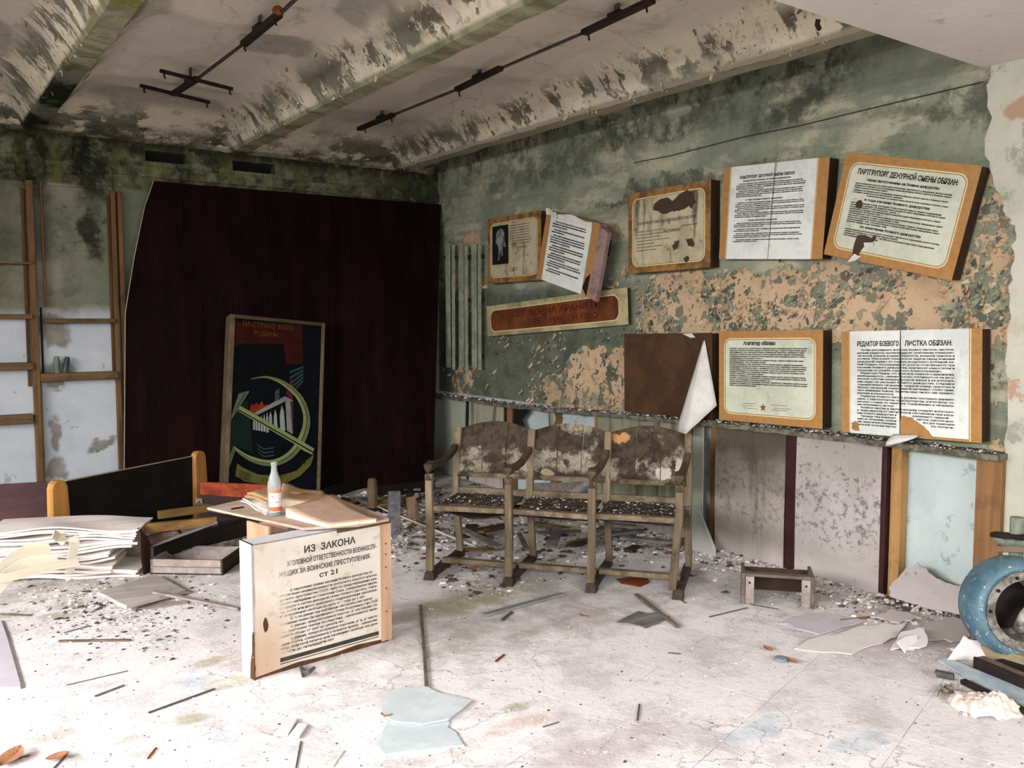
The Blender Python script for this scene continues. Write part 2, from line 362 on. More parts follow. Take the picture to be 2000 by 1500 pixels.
def mat_pier():
    t = NT('pale_pier_plaster'); w = t.warp(.06, 5); X, Y, Z = t.xyz(); n = t.noise(2.2, 6, .65); n3 = t.noise(26, 5, .7)
    col = t.mix(t.sm(n, .35, .65), '#aeae9e', '#c3c0b1'); col = t.mix(t.mul(t.sm(t.noise(4, 6, .7, w), .56, .64), .7), col, '#82887a')
    col = t.mix(t.vmax(t.blob((XW, 2.06, 2.5), (1, .09, .05), w), t.mul(t.sm(Z, 1.6, 1.2), t.sm(t.noise(7, 6, .7, w), .55, .60))), col, '#b0917a')
    return t.out(col, .93, t.bump(n3, .5, .01), .15)

def mat_floor():
    t = NT('dusty_floor_tiles'); w = t.warp(.06, 6, 5); X, Y, Z = t.xyz(); n1 = t.noise(.9, 6, .62); n2 = t.noise(5, 8, .7); n3 = t.noise(38, 6, .72); n4 = t.noise(120, 3, .7)
    col = t.mix(t.sm(n1, .35, .65), '#d9d4d5', '#e6e1e2'); col = t.mix(t.mul(t.sm(n2, .48, .64), .55), col, '#bdb2b2')
    col = t.mix(t.mul(t.sm(n3, .56, .70), .45), col, '#9c9290')
    col = t.mix(t.mul(t.sm(t.noise(2.4, 8, .72, t.warp(.15, 3, 5)), .50, .60), .40), col, '#a9a2a6'); ln = t.mul(t.sm(t.voro(2.2, 'DISTANCE_TO_EDGE', t.warp(.10, 5, 5)), .010, .003), t.sm(n1, .45, .55)); col = t.mix(t.mul(ln, .5), col, '#6f6868')
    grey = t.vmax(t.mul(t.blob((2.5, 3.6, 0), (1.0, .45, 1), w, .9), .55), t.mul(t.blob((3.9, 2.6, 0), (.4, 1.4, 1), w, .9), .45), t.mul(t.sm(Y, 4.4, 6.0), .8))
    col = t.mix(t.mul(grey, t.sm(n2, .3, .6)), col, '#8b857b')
    def spots(pts, c, k, soft=.5):
        nonlocal col
        m = None
        for x, y, rx, ry in pts:
            p = fz(x, y); b = t.blob((p.x, p.y, 0), (rx, ry, 1), w, soft); m = b if m is None else t.vmax(m, b)
        col = t.mix(t.mul(m, t.sm(n2, .3, .55), k), col, c)
    spots([(305, 1255, .07, .05), (372, 1312, .05, .04), (385, 1335, .06, .05), (455, 1440, .06, .07), (1670, 1455, .16, .06), (1480, 1428, .14, .05), (1500, 1412, .1, .03)], '#a3b9c6', .5)
    spots([(30, 1480, .09, .06), (100, 1440, .10, .05), (112, 1478, .05, .04), (255, 1445, .08, .04), (1010, 1415, .14, .05), (150, 1490, .05, .03), (275, 1475, .05, .04)], '#bd9c86', .45)
    spots([(150, 1178, .08, .05), (115, 1202, .1, .04), (410, 1295, .08, .04), (455, 1335, .12, .06), (1015, 1378, .07, .03), (370, 1405, .06, .05), (900, 1180, .45, .14), (40, 1200, .1, .05)], '#8f8c62', .6, .8)
    spots([(700, 1215, .28, .22), (1180, 1470, .3, .1), (1760, 1250, .5, .3)], '#b5a5a6', .6, .9)
    speck = t.sm(t.voro(60, 'F1', t.warp(.02, 30)), .16, .10); col = t.mix(t.mul(speck, t.sm(n2, .52, .62), .8), col, '#5c5650')
    h = t.m_('ADD', t.mul(n3, .55), t.mul(n4, .25)); h = t.m_('ADD', h, t.mul(n2, .8))
    return t.out(col, .9, t.bump(h, .55, .010), .25)

def wood(name, c1, c2, c3=None, axis=2, dirt=.3, dirtc='#2a221a', rough=.75, fine=1., spec=.3):
    """wood with the grain along a world axis (0 x, 1 y, 2 z); dirt: how much grime"""
    t = NT(name); sc = [14*fine]*3; sc[axis] = .9; vec = t.scale(tuple(sc), t.obj)
    g = t.noise(1., 5, .6, vec, .6); g2 = t.noise(3., 4, .6, vec); n = t.noise(5, 6, .7, t.obj)
    col = t.mix(t.sm(g, .32, .66), c1, c2); col = t.mix(t.mul(t.sm(g2, .55, .72), .5), col, c3 or c1)
    col = t.mix(t.mul(t.sm(n, .5, .68), dirt), col, dirtc)
    return t.out(col, rough, t.bump(t.m_('ADD', g2, n), .25, .004), spec)
def plain(name, c, c2=None, sc=8, rough=.8, amt=.5, metal=0., spec=.3, bump=.15):
    t = NT(name); n = t.noise(sc, 6, .7, t.obj); col = t.mix(t.mul(t.sm(n, .42, .62), amt), c, c2 or c)
    return t.out(col, rough, t.bump(n, bump, .004), spec, metal)

M_WR = mat_wall_right(); M_WB = mat_wall_back(); M_CE = mat_ceiling(); M_RB = mat_ceiling(True); M_GI = mat_girder(); M_PI = mat_pier(); M_FL = mat_floor()
M_BLK = plain('black_void', '#0c0b0a', '#15130f'); M_DARKWOOD = wood('dark_shaded_wood', '#2a1c12', '#3a281a', dirt=.5)
def mat_red():
    t = NT('crimson_laminate'); X, Y, Z = t.xyz(); g = t.noise(1, 4, .65, t.scale((55, 55, .6))); g2 = t.noise(1, 3, .5, t.scale((9, 9, .25))); n = t.noise(2, 5, .6)
    col = t.mix(t.sm(g, .35, .65), '#0e0505', '#180908'); col = t.mix(t.mul(t.sm(g2, .45, .65), .7), col, '#200c0a'); col = t.mix(t.mul(t.sm(n, .5, .7), .45), col, '#080404')
    col = t.mix(t.mul(t.sm(t.voro(16, 'F1'), .05, .02), t.sm(n, .55, .65), .7), col, '#a89a8a')
    return t.out(col, .75, t.bump(g, .12, .003), .05)
M_RED = mat_red()

# ------------------------------------------------------------------ room shell
# floor: a screed with loose square tiles on it
fb = MB().box((XL-.2, YF-.2, -.12), (XW+.3, YB+.3, .0006)); floor = struct(fb.build('floor', plain('grey_grout', '#6d6562', '#564f4c', 6, .95)))
TS = .5
tile_me = None
r = random.Random(3)
a_ = R_(17)
for i in range(-8, 26):
    for j in range(-8, 26):
        cx, cy = i*TS, j*TS
        x = 1.2+cx*math.cos(a_)-cy*math.sin(a_); y = 3.0+cx*math.sin(a_)+cy*math.cos(a_)
        if not (XL+.4 < x < XW+.05 and .2 < y < YB+.1): continue
        q = camo.matrix_world.inverted() @ V((x, y, 0))
        if q.z > -.8 or abs(q.x/-q.z) > .80 or x < -1.6: continue
        if tile_me is None:
            o = MB().box((-.249, -.249, -.0045), (.249, .249, .001)).build('tile', M_FL, floor); tile_me = o.data
        else:
            o = bpy.data.objects.new('tile', tile_me); COL.objects.link(o); o.parent = floor
        o.location = V((x, y, r.uniform(-.0002, .0002)))-WL['floor']; o.rotation_euler = (r.uniform(-.0012, .0012), r.uniform(-.0012, .0012), a_+r.uniform(-.004, .004))

# walls
def holed(axis, at, th, u0, u1, v0, v1, holes, sign):
    """a wall slab with rectangular holes; axis 0: plane x=at (u is y), axis 1: plane y=at (u is x)"""
    us = sorted({u0, u1, *[h[k] for h in holes for k in (0, 1)]}); vs = sorted({v0, v1, *[h[k] for h in holes for k in (2, 3)]}); m = MB()
    for a, b in zip(us, us[1:]):
        for c, d in zip(vs, vs[1:]):
            if any(h[0] <= a and b <= h[1] and h[2] <= c and d <= h[3] for h in holes): continue
            lo, hi = (at, at+sign*th) if sign > 0 else (at-th, at)
            if axis == 0: m.box((lo, a, c), (hi, b, d))
            else: m.box((a, lo, c), (b, hi, d))
    return m
hs = []
for x0, y0, x1, y1 in ((283, 292, 366, 311), (454, 312, 538, 331)):
    a = fy(x0, y0, YB); b = fy(x1, y1, YB); hs.append((a.x, b.x, a.z-.09, a.z-.004))
wb = struct(holed(1, YB, .2, XL-.2, XW+.2, -.1, 3.4, hs, 1).build('wall_back', M_WB))
for k, h in enumerate(hs):
    MB().box((h[0]-.02, YB+.12, h[2]-.02), (h[1]+.02, YB+.16, h[3]+.02)).build('vent_slot', M_BLK, wb, label='dark recessed slot below the ceiling')
# lintel band across the back wall, a little proud, with uneven lower edge
m = MB()
pts = [(1.30, 2.66), (2.0, 2.652), (2.7, 2.655), (3.6, 2.648), (XW, 2.655)]
m.prism([(x, YB-.025, z) for x, z in pts]+[(XW, YB-.025, 2.735), (1.30, YB-.025, 2.735)], (0, .03, 0))
m.build('lintel_band', M_WB, wb)
for x0, x1, z in ((XL, .86, 2.545), (.99, 1.46, 2.525)):
    MB().box((x0, YB-.02, z), (x1, YB+.01, z+.19)).build('lintel_band', M_WB, wb)
wr = struct(holed(0, XW, .2, YF-.2, YB+.2, -.1, 3.4, [], 1).build('wall_right', M_WR))
wl = struct(holed(0, XL, .2, YF-.2, YB+.2, -.1, 3.4, [(a, b, WZ0, WZ1) for a, b in WIN_LEFT], -1).build('wall_left', M_PI))
wf = struct(holed(1, YF, .2, XL-.2, XW+.2, -.1, 3.4, [(a, b, WZ0, WZ1) for a, b in WIN_REAR], -1).build('wall_front', M_PI))
# bare window frames in those openings (behind the viewer)
wn = 0
for ax, wins in ((0, WIN_LEFT), (1, WIN_REAR)):
    for a, b in wins:
        wn += 1; m = MB(); c = (a+b)/2
        for u0, u1, z0, z1 in ((a, b, WZ0, WZ0+.06), (a, b, WZ1-.06, WZ1), (a, a+.06, WZ0, WZ1), (b-.06, b, WZ0, WZ1), (c-.03, c+.03, WZ0, WZ1)):
            if ax == 0: m.box((XL-.10, u0, z0), (XL-.05, u1, z1))
            else: m.box((u0, YF-.10, z0), (u1, YF-.05, z1))
        struct(m.build('window_%d' % wn, plain('window_paint', '#c9c6bb', '#8a8576')))
# ceiling: precast pans with sloping ribs
RIBS = [-2.2, -.65, .915, 2.465, 4.03]
CROSS = [1.2, 2.4, 3.7, 5.02, 6.5]
def cz(x, y, c=None):
    d = min(abs(x-k) for k in RIBS); z = 3.2
    if d < .062: zx = 2.925
    else:
        t = min(1, (d-.062)/.31); zx = 2.925+.275*(1-(1-t)**1.9)
    dy = YB-y; ze = 2.925+.275*min(1, dy/.5)**.8 if dy > 0 else 2.925
    z = min(zx, ze)
    dc = min(abs(y-k) for k in CROSS); z -= .045*max(0, 1-dc/.30)*min(1, max(0, (d-.062)/.25))
    wob = .010*mnoise.noise(V((x*3, y*3, 1)))+.006*mnoise.noise(V((x*11, y*11, 4)))
    return z+wob
ys = [2.0+i*(YB-2.0)/96 for i in range(97)]
ysf = [YF+i*(2.0-YF)/24 for i in range(24)]+ys
def strip(x0, x1, nx, name, mat, parent):
    xs = [x0+(x1-x0)*i/nx for i in range(nx+1)]; m = MB(); n = nx+1
    m.add([(x, y, cz(x, y)) for y in ysf for x in xs], [(j*n+i, (j+1)*n+i, (j+1)*n+i+1, j*n+i+1) for j in range(len(ysf)-1) for i in range(nx)])
    return m.build(name, mat, parent, smooth=True)
cei = struct(MB().box((XL-.2, YF-.2, 3.26), (XW+.2, YB+.2, 3.4)).build('ceiling', M_CE))
prev = XL
for c in RIBS:
    a, b = c-.36, min(c+.36, XW)
    if a > prev: strip(prev, a, 16, 'ceiling_pan', M_RB, cei)
    strip(a, c-.062, 18, 'rib_side', M_RB, cei); strip(c-.0618, c+.0618, 4, 'rib_soffit', M_RB, cei); strip(c+.062, b, 14, 'rib_side', M_RB, cei); prev = b
# main girder crossing in front
m = MB(); m.add([(XL, .9, 2.73), (XW, .9, 2.73), (XW, 2.27, 2.73), (XL, 2.27, 2.73), (XL, 2.31, 2.76), (XW, 2.31, 2.76), (XL, 2.33, 3.3), (XW, 2.33, 3.3), (XL, .9, 3.3), (XW, .9, 3.3)],
               [(0, 3, 2, 1), (3, 4, 5, 2), (4, 6, 7, 5), (8, 9, 7, 6), (0, 1, 9, 8), (0, 8, 6, 4, 3), (1, 2, 5, 7, 9)])
m.build('girder', M_GI, cei, label='whitewashed cross girder overhead')
# pale plaster pier at the right, its edge broken
edge = [fx(x, y, XW-.035) for x, y in ((1936, 150), (1931, 165), (1933, 230), (1925, 290), (1932, 330), (1945, 370), (1958, 400), (1972, 430), (1983, 447), (1978, 480), (1980, 520), (1974, 560), (1972, 620), (1968, 700), (1966, 760), (1964, 830), (1960, 880), (1958, 940), (1957, 1000), (1956, 1200))]
pts = []
rr = random.Random(5)
for a, b in zip(edge, edge[1:]):
    for k in range(3):
        p = a.lerp(b, k/3); pts.append((p.y+rr.uniform(-.012, .012), p.z))
pts.append((edge[-1].y, 0)); pts = [(y, max(0, min(2.74, z))) for y, z in pts]
poly = [(XW-.035, .95, 2.74), (XW-.035, pts[0][0], 2.74)]+[(XW-.035, y, z) for y, z in pts]+[(XW-.035, .95, 0)]
pier = MB().prism(poly, (.045, 0, 0)).build('pier', M_PI, wr, label='pale plaster pier with a broken edge')
# ------------------------------------------------------------------ more materials
PALE, TAN, IVORY = '#cfd2cf', '#b07a3c', '#d9c79c'
M_TAN = plain('tan_hardboard', '#a87c4a', '#946a3a', 30, .75, .6); M_TAN2 = plain('mouldy_tan_board', '#98703f', '#4a341d', 7, .8, .8)
M_IV = plain('ivory_line', '#d8c594', '#c2ae7e', 20, .8); M_INK = plain('black_print', '#161512', '#23211c', 20, .8, bump=0)
M_INK2 = plain('faded_print', '#2e2b25', '#4a463c', 20, .8, bump=0); M_BROWN = plain('bare_brown_hardboard', '#3f2a17', '#54381f', 5, .85, .7)
M_TORN = plain('torn_brown_backing', '#46362a', '#382a20', 12, .9)
def mat_paper(name, c, c2, stain=.3, sc='#4b4436', streak=0.):
    t = NT(name); n = t.noise(4, 6, .7, t.obj); n2 = t.noise(11, 6, .7, t.obj); col = t.mix(t.sm(n, .4, .65), c, c2)
    col = t.mix(t.mul(t.sm(n2, .55, .68), stain), col, sc)
    if streak: col = t.mix(t.mul(t.sm(t.noise(1, 5, .65, t.scale((9, 9, 1.2), t.obj)), .54, .68), streak), col, '#2b241a')
    return t.out(col, .85, t.bump(n2, .15, .004), .25)
M_PAP = mat_paper('white_notice_paper', '#d9dcd6', '#c6cac6', .15); M_PAPG = mat_paper('grey_green_notice', '#c9cbb8', '#b6b9a6', .25)
M_PAPD = mat_paper('mould_streaked_notice', '#bdb193', '#a3987c', .75, '#4a4131', .85); M_PAPW = mat_paper('curled_white_paper', '#d5d3ce', '#c4c0b9', .12)
M_PAPR = mat_paper('rust_banner_paint', '#74401f', '#552a14', .6, '#2a120a', .5); M_PAPC = mat_paper('banner_cream', '#b3a67e', '#8e8260', .5, '#4b3f2a')
def mat_sheet(name, c, c2, mould=.4, streak=0., top=0., seed=0.):
    t = NT(name); X, Y, Z = t.xyz(); v = t.scale((1, 1, 1), loc=(seed, seed, 0)); n = t.noise(2.5, 6, .68, v); n2 = t.noise(27, 5, .7, v); n3 = t.noise(55, 4, .7, v)
    col = t.mix(t.sm(n, .35, .62), c, c2)
    z_ = t.mul(t.sm(Z, .12, .3), t.sm(Z, .78, .55))
    col = t.mix(t.mul(t.sm(t.m_('ADD', n2, t.mul(z_, .10)), .60, .72), mould), col, '#55575a')
    if streak: col = t.mix(t.mul(t.sm(t.noise(1, 5, .65, t.scale((9, 9, .9), v)), .47, .64), streak), col, '#4a3c29')
    if top: col = t.mix(t.mul(t.sm(t.m_('ADD', Z, t.mul(n, .5)), .62, 1.05), top), col, '#43392a')
    scr = t.sm(t.voro(5, 'F1', t.scale((5, 5, 1.2), v, rot=(.5, 0, 0))), .05, .03); col = t.mix(t.mul(scr, t.sm(n, .5, .55), .7), col, '#3b352f')
    dust = t.mul(t.sm(Z, .16, .0), .6); col = t.mix(dust, col, '#b9afae')
    return t.out(col, .88, t.bump(n3, .2, .004), .2)
M_S1 = mat_sheet('grey_hardboard', '#8e9287', '#9b9d90', .12); M_S2 = mat_sheet('streaked_cream_hardboard', '#a8a48f', '#979280', .2, .9, 0, 3.)
M_S3 = mat_sheet('greenish_hardboard', '#8b8d78', '#7d806b', .3, .7, .2, 7.); M_S4 = mat_sheet('brown_stained_hardboard', '#a39a92', '#968c82', .5, .45, .9, 11.)
M_S5 = mat_sheet('pink_grey_hardboard', '#aea4a3', '#a09892', .75, 0, .15, 15.)
M_TRIM = plain('dark_red_trim', '#331012', '#220b0c', 14, .6); M_POST = wood('orange_pine_batten', '#8a6440', '#6e4c2c', '#563820', 2, .35)
M_POSTY = wood('yellow_pine_batten', '#ab8350', '#90693d', '#6c4a28', 2, .3); M_LEDGE = plain('dirty_ledge', '#4a463c', '#7d786a', 16, .9, .8, bump=.5)
M_PINK = plain('pinkish_box_side', '#8f7670', '#67504a', 9, .8, .7)
M_STUDB = wood('brown_stained_batten', '#5b3a20', '#45290f', '#6f4a28', 2, .5)

# ------------------------------------------------------------------ lower panelling of the right wall
XP = 4.355
pan = thing('wall_panelling', (XP, 4.8, 0), 'broken lower panelling of stained hardboard sheets, battens and a ledge along the notice wall', 'panelling')
LED = [(845, 769), (930, 781), (1000, 791), (1100, 800), (1215, 809), (1400, 826), (1530, 838), (1640, 852), (1760, 866), (1960, 890)]
lp = [fx(x, y, XP-.045) for x, y in LED]
def zl(Y):
    for a, b in zip(lp, lp[1:]):
        if b.y <= Y <= a.y: return a.z+(b.z-a.z)*(a.y-Y)/(a.y-b.y)
    return lp[0].z if Y > lp[0].y else lp[-1].z
rr = random.Random(11)
m = MB(); n = 60; top = []
for k in range(n+1):
    Y = 7.575-(7.575-2.08)*k/n; top.append((Y, zl(Y)+rr.uniform(-.004, .004), rr.uniform(-.012, .008)))
for (y0, z0, d0), (y1, z1, d1) in zip(top, top[1:]):
    m.hexa([(XP-.045+d0, y0, z0-.03), (XW+.01, y0, z0-.03), (XW+.01, y1, z1-.03), (XP-.045+d1, y1, z1-.03)], [(XP-.045+d0, y0, z0), (XW+.01, y0, z0), (XW+.01, y1, z1), (XP-.045+d1, y1, z1)])
m.build('ledge', M_LEDGE, pan)
def hsheet(y0, y1, mat, zb=0., name='hardboard_sheet', warp=.004, seed=1):
    r = random.Random(seed)
    def fn(u, v):
        y = y0+(y1-y0)*u; zt = zl(y)-.03
        return V((XP+warp*math.sin(u*5+seed)*math.sin(v*4+seed*2)-.006*math.sin(v*3.1), y, zb+(zt-zb)*v))
    return MB().sheet(fn, 10, 10, .006).build(name, mat, pan, smooth=False)
hsheet(6.945, 7.56, M_S1, seed=1); hsheet(6.325, 6.885, M_S2, seed=2); hsheet(4.405, 5.05, M_S3, seed=3); hsheet(3.33, 3.875, M_S4, seed=4); hsheet(2.70, 3.25, M_S5, seed=5)
hsheet(4.10, 4.40, M_S3, seed=8)
def post(y0, y1, mat, x0=4.375, x1=4.445, zb=0., name='batten'):
    return MB().box((x0, min(y0, y1), zb), (x1, max(y0, y1), zl((y0+y1)/2)-.03)).build(name, mat, pan, bev=.004)
for y0, y1, mt in ((6.235, 6.305, M_POST), (5.61, 5.68, M_POST), (5.06, 5.125, M_POSTY), (3.885, 3.95, M_POST), (2.605, 2.665, M_POSTY), (2.085, 2.21, M_POSTY), (6.9, 6.93, M_TRIM)): post(y0, y1, mt if y1 > 2.3 else M_POST)
post(3.255, 3.325, M_TRIM, XP-.008, XP+.01, name='trim_strip'); post(2.672, 2.70, M_TRIM, XP-.012, XP+.03, name='trim_strip')
for y0, y1 in ((4.0, 4.10),): post(y0, y1, M_S1, XP+.01, XP+.02, name='hardboard_strip')
# scraps of hardboard left hanging on the battens
for k, (px, X) in enumerate((([(1004, 795), (1022, 792), (1030, 805), (1020, 820), (1030, 850), (1008, 900), (996, 900)], 4.37), ([(1071, 802), (1080, 800), (1086, 818), (1078, 838), (1072, 832)], 4.36))):
    MB().prism([fx(x, y, X) for x, y in px], (.005, 0, 0)).build('torn_scrap', (M_BLK, M_S2)[k], pan)
# broken off piece that slid down in front of the bare bay
px = ragged([(1737, 1150), (1752, 1128), (1770, 1112), (1790, 1100), (1808, 1112), (1822, 1126), (1838, 1134), (1862, 1143), (1882, 1148), (1897, 1146), (1903, 1205), (1820, 1192), (1740, 1166)], 2.2, 4, 3)
MB().prism([fx(x, y, 4.31+.02*(1205-y)/100) for x, y in px], (.006, 0, 0)).build('hardboard_scrap', M_S5, None)
tag(bpy.data.objects['hardboard_scrap'], 'torn low scrap of mould-flecked hardboard propped before the bare blue bay', 'scrap')
m = MB().prism([fx(1352, 988, 4.28), fx(1362, 985, 4.28), fx(1398, 1072, 4.22), fx(1398, 1090, 4.2), fx(1350, 1076, 4.2)], (.008, .004, 0))
tag(m.build('hardboard_offcut', M_S1), 'grey triangular hardboard offcut leaning behind the last seat of the bench', 'scrap')

# ------------------------------------------------------------------ notice boards
def board(name, px, X, label, depth=.09, ang=None, face=M_TAN, side=M_DARKWOOD, w=None, h=None, cat='notice board', group='notice boards on the wall'):
    P = [fx(x, y, X) for x, y in px]; c = sum(P, V())/4
    t = (P[1]-P[0]+P[2]-P[3])/2; l = (P[0]-P[3]+P[1]-P[2])/2
    w = w or t.length; h = h or l.length
    if ang is None: ang = math.degrees(math.atan2(t.z, -t.y))
    a = R_(ang); u = V((0, -math.cos(a), math.sin(a))); v = V((0, math.sin(a), math.cos(a)))
    fr = Fr(c-u*w/2-v*h/2, u, v); fr.n = V((-1, 0, 0))
    th = thing(name, (X+depth, c.y, c.z-h/2), label, cat, group)
    slab(fr, rect(.004, .004, w-.004, h-.004), -depth, -.005).build('box_body', side, th)  # brown box sides darkened with the gap shadow beside the boards
    slab(fr, rect(0, 0, w, h), -.005, 0).build('front_panel', face, th, bev=.0015)
    return th, fr, w, h
def ruled(th, fr, w, h, paper=M_PAPG, ins=.045, z=.0006):
    o = rrect(ins, ins, w-ins, h-ins, .055); i = rrect(ins+.007, ins+.007, w-ins-.007, h-ins-.007, .049); i2 = rrect(ins+.011, ins+.011, w-ins-.011, h-ins-.011, .046)
    slab(fr, o, 0, z).build('notice_sheet', paper, th)
    ring(fr, o, i, z, z+.0008).build('border_line', M_IV, th)
    ring(fr, [(x, y) for x, y in i], i2, z, z+.0005).build('inner_rule', plain('brown_rule', '#8a6a3c', '#6d5130', 20), th)
def lettering(th, fr, rows, mat=M_INK, z=.0018, name='lettering', bold=.014):
    m = MB()
    for r_ in rows:
        txt, x, y, hh, w_, al = (list(r_)+[None, 'L'])[:6] if len(r_) < 6 else r_
        line(m, fr, txt, x, y, hh, w_, al, z, bold)
    return m.build(name, mat, th, kind='stuff')
FILL = ('осознавать огромную роль и ответственность дежурных смен в повышении боевой готовности частей', 'разъяснять решения съезда, требования Устава и военной присяги, приказы командования',
        'личным примером вести за собой воинов, воспитывать бдительность и дисциплину личного состава', 'перед заступлением на боевое дежурство провести беседу о задачах предстоящей смены',
        'своевременно доводить до сведения воинов дежурной смены важнейшие события в стране', 'добиваться правильного понимания каждым воином своего места в боевом строю',
        'пропагандировать опыт отличников боевой и политической подготовки, передовиков смены', 'поддерживать постоянную связь с партийным и комсомольским бюро подразделения')
def para(rows, x, y, w, pitch, h, n, seed, indent=.0):
    r = random.Random(seed)
    for k in range(n):
        s = FILL[(seed+k*3) % len(FILL)]; last = k == n-1
        if last and n > 1: q = s.split(); s = ' '.join(q[:max(2, len(q)//2)]); rows.append((s, x, y-k*pitch, h, w*r.uniform(.35, .6), 'L'))
        else: rows.append((s, x+(indent if k == 0 else 0), y-k*pitch, h, w*r.uniform(.94, 1.)-(indent if k == 0 else 0), 'L'))
    return y-n*pitch
def star(fr, cx, cy, rr_, z=.001):
    pts = [(cx+(rr_ if k % 2 == 0 else rr_*.4)*math.sin(k*math.pi/5), cy+(rr_ if k % 2 == 0 else rr_*.4)*math.cos(k*math.pi/5)) for k in range(10)]
    m = MB(); c = fr.p(cx, cy, z+.0015)
    for k in range(10): m.cur = k % 2; m.add([c, fr.p(*pts[(k+1) % 10], z), fr.p(*pts[k], z)], [(0, 2, 1)])
    return m
M_STAR = [plain('ochre_star', '#a5712f', '#8a5a22'), plain('dark_star', '#4a2e12', '#38220c')]

# 1 portrait notice
th, fr, w, h = board('notice_board', [(953, 428), (1058, 411), (1055, 546), (952, 555)], 4.352, 'streaked orange notice board with a dark portrait picture, partly behind the slipped one', face=M_TAN2)
ruled(th, fr, w, h, M_PAPD)
pic = slab(fr, rect(.078, .16, .325, .495), .001, .0022).build('picture', M_BLK, th)
M_FIG = plain('pale_figure_print', '#8d8f8a', '#3f403d', 18, .8, .9)
fg = [(.165, .19), (.18, .27), (.16, .33), (.13, .345), (.14, .42), (.165, .455), (.20, .47), (.235, .46), (.262, .43), (.27, .36), (.285, .31), (.265, .30), (.25, .33), (.235, .30), (.24, .24), (.225, .225), (.215, .27), (.2, .26), (.185, .20)]
slab(fr, fg, .0023, .003).build('statue_image', M_FIG, pic)
rows = []; y = .475
for k in range(8): para(rows, .345, y-k*.022, .30, .02, .0085, 1, k)
rows += [('под знаменем Родины', .52, .285, .010, None, 'C'), ('смена', .46, .118, .008, .11, 'R'), ('боевая', .46, .104, .008, .12, 'R'), ('вахта', .46, .09, .008, .10, 'R')]
lettering(th, fr, rows, M_INK2); star(fr, .40, .105, .026, .0015).build('star', M_STAR, th)
# 2 slipped loose notice
th, fr, w, h = board('notice_board', [(1066, 421), (1183, 430), (1147, 567), (1042, 548)], 4.25, 'slipped notice board hanging askew with white text sheet and exposed pink side', depth=.075, ang=-14.5, w=.66, h=.545, side=M_PINK)
slab(fr, rect(.47, .30, .60, .42), -.195, -.07).build('hanging_batten', M_DARKWOOD, th)
def cur(u, v):
    bulge = .018*max(0, (v-.86)/.14)**2*(1-.5*u)
    return fr.p(.07+(w-.15)*u, .0+h*v+(-.012*math.sin(u*9) if v > .95 else 0), .002+bulge)
MB().sheet(cur, 12, 12, .001).build('notice_sheet', M_PAP, th)
MB().sheet(lambda u, v: fr.p(.03+.14*u, h-.04+.05*v+.01*math.sin(u*6), .02+.02*v), 5, 4, .001).build('curled_corner', M_PAPW, th)
rows = []; y = h-.075; rows.append(('БДИТЕЛЬНОСТЬ', w*.52, h-.045, .018, .36, 'C'))
for k, n in enumerate((3, 2, 4, 3, 3, 3, 2)): y = para(rows, .105, y, w-.23, .0185, .0112, n, k+3, .03)-.006
lettering(th, fr, rows, M_INK, .0036, bold=.055)
MB().prism([fr.p(w-.015, 0, .001), fr.p(w-.01, .17, .001), fr.p(w-.055, .13, .001), fr.p(w-.075, .05, .001)], (-.0015, 0, 0)).build('torn_opening', M_BLK, th)
MB().hexa([fr.p(w, 0, 0), fr.p(w+.075, -.02, -.02), fr.p(w+.075, -.02, -.055), fr.p(w, 0, -.055)], [fr.p(w, h-.02, 0), fr.p(w+.08, h-.05, -.02), fr.p(w+.08, h-.05, -.055), fr.p(w, h-.02, -.055)]).build('side_board', M_PINK, th)
# 3 torn-hole notice
th, fr, w, h = board('notice_board', [(1224, 379), (1388, 350), (1387, 520), (1229, 537)], 4.352, 'mouldy orange notice board whose sheet has large brown torn holes', face=M_TAN2, ang=.6)
ruled(th, fr, w, h, M_PAPD)
for k, (pts, sd) in enumerate((([(.27, .47), (.32, .495), (.38, .50), (.44, .47), (.50, .50), (.56, .525), (.62, .51), (.64, .46), (.66, .43), (.63, .415), (.62, .395), (.59, .42), (.55, .40), (.48, .395), (.42, .40), (.36, .385), (.31, .41), (.26, .43)], 2),
                               ([(.44, .16), (.47, .195), (.505, .20), (.495, .15), (.455, .135)], 3), ([(.57, .205), (.62, .20), (.655, .16), (.63, .145), (.585, .155)], 4), ([(.545, .07), (.585, .09), (.60, .065), (.575, .04)], 5))):
    slab(fr, ragged(pts, .005, sd, 3), .0008, .0016).build('torn_hole', M_TORN, th)
rows = [('ПАРТИЙНОГО И КОМСОМОЛЬСКОГО АКТИВА', .10, .335, .020, .56, 'L')]
for k, wd in enumerate((.30, .42, .25, .33, .18, .27, .2)): rows.append((FILL[k][:34], .09, .285-k*.022, .008, wd, 'L'))
rows += [('на боевом', .36, .27, .014, .16, 'L'), ('дежурстве', .52, .29, .010, .15, 'L')]
lettering(th, fr, rows, M_INK2)
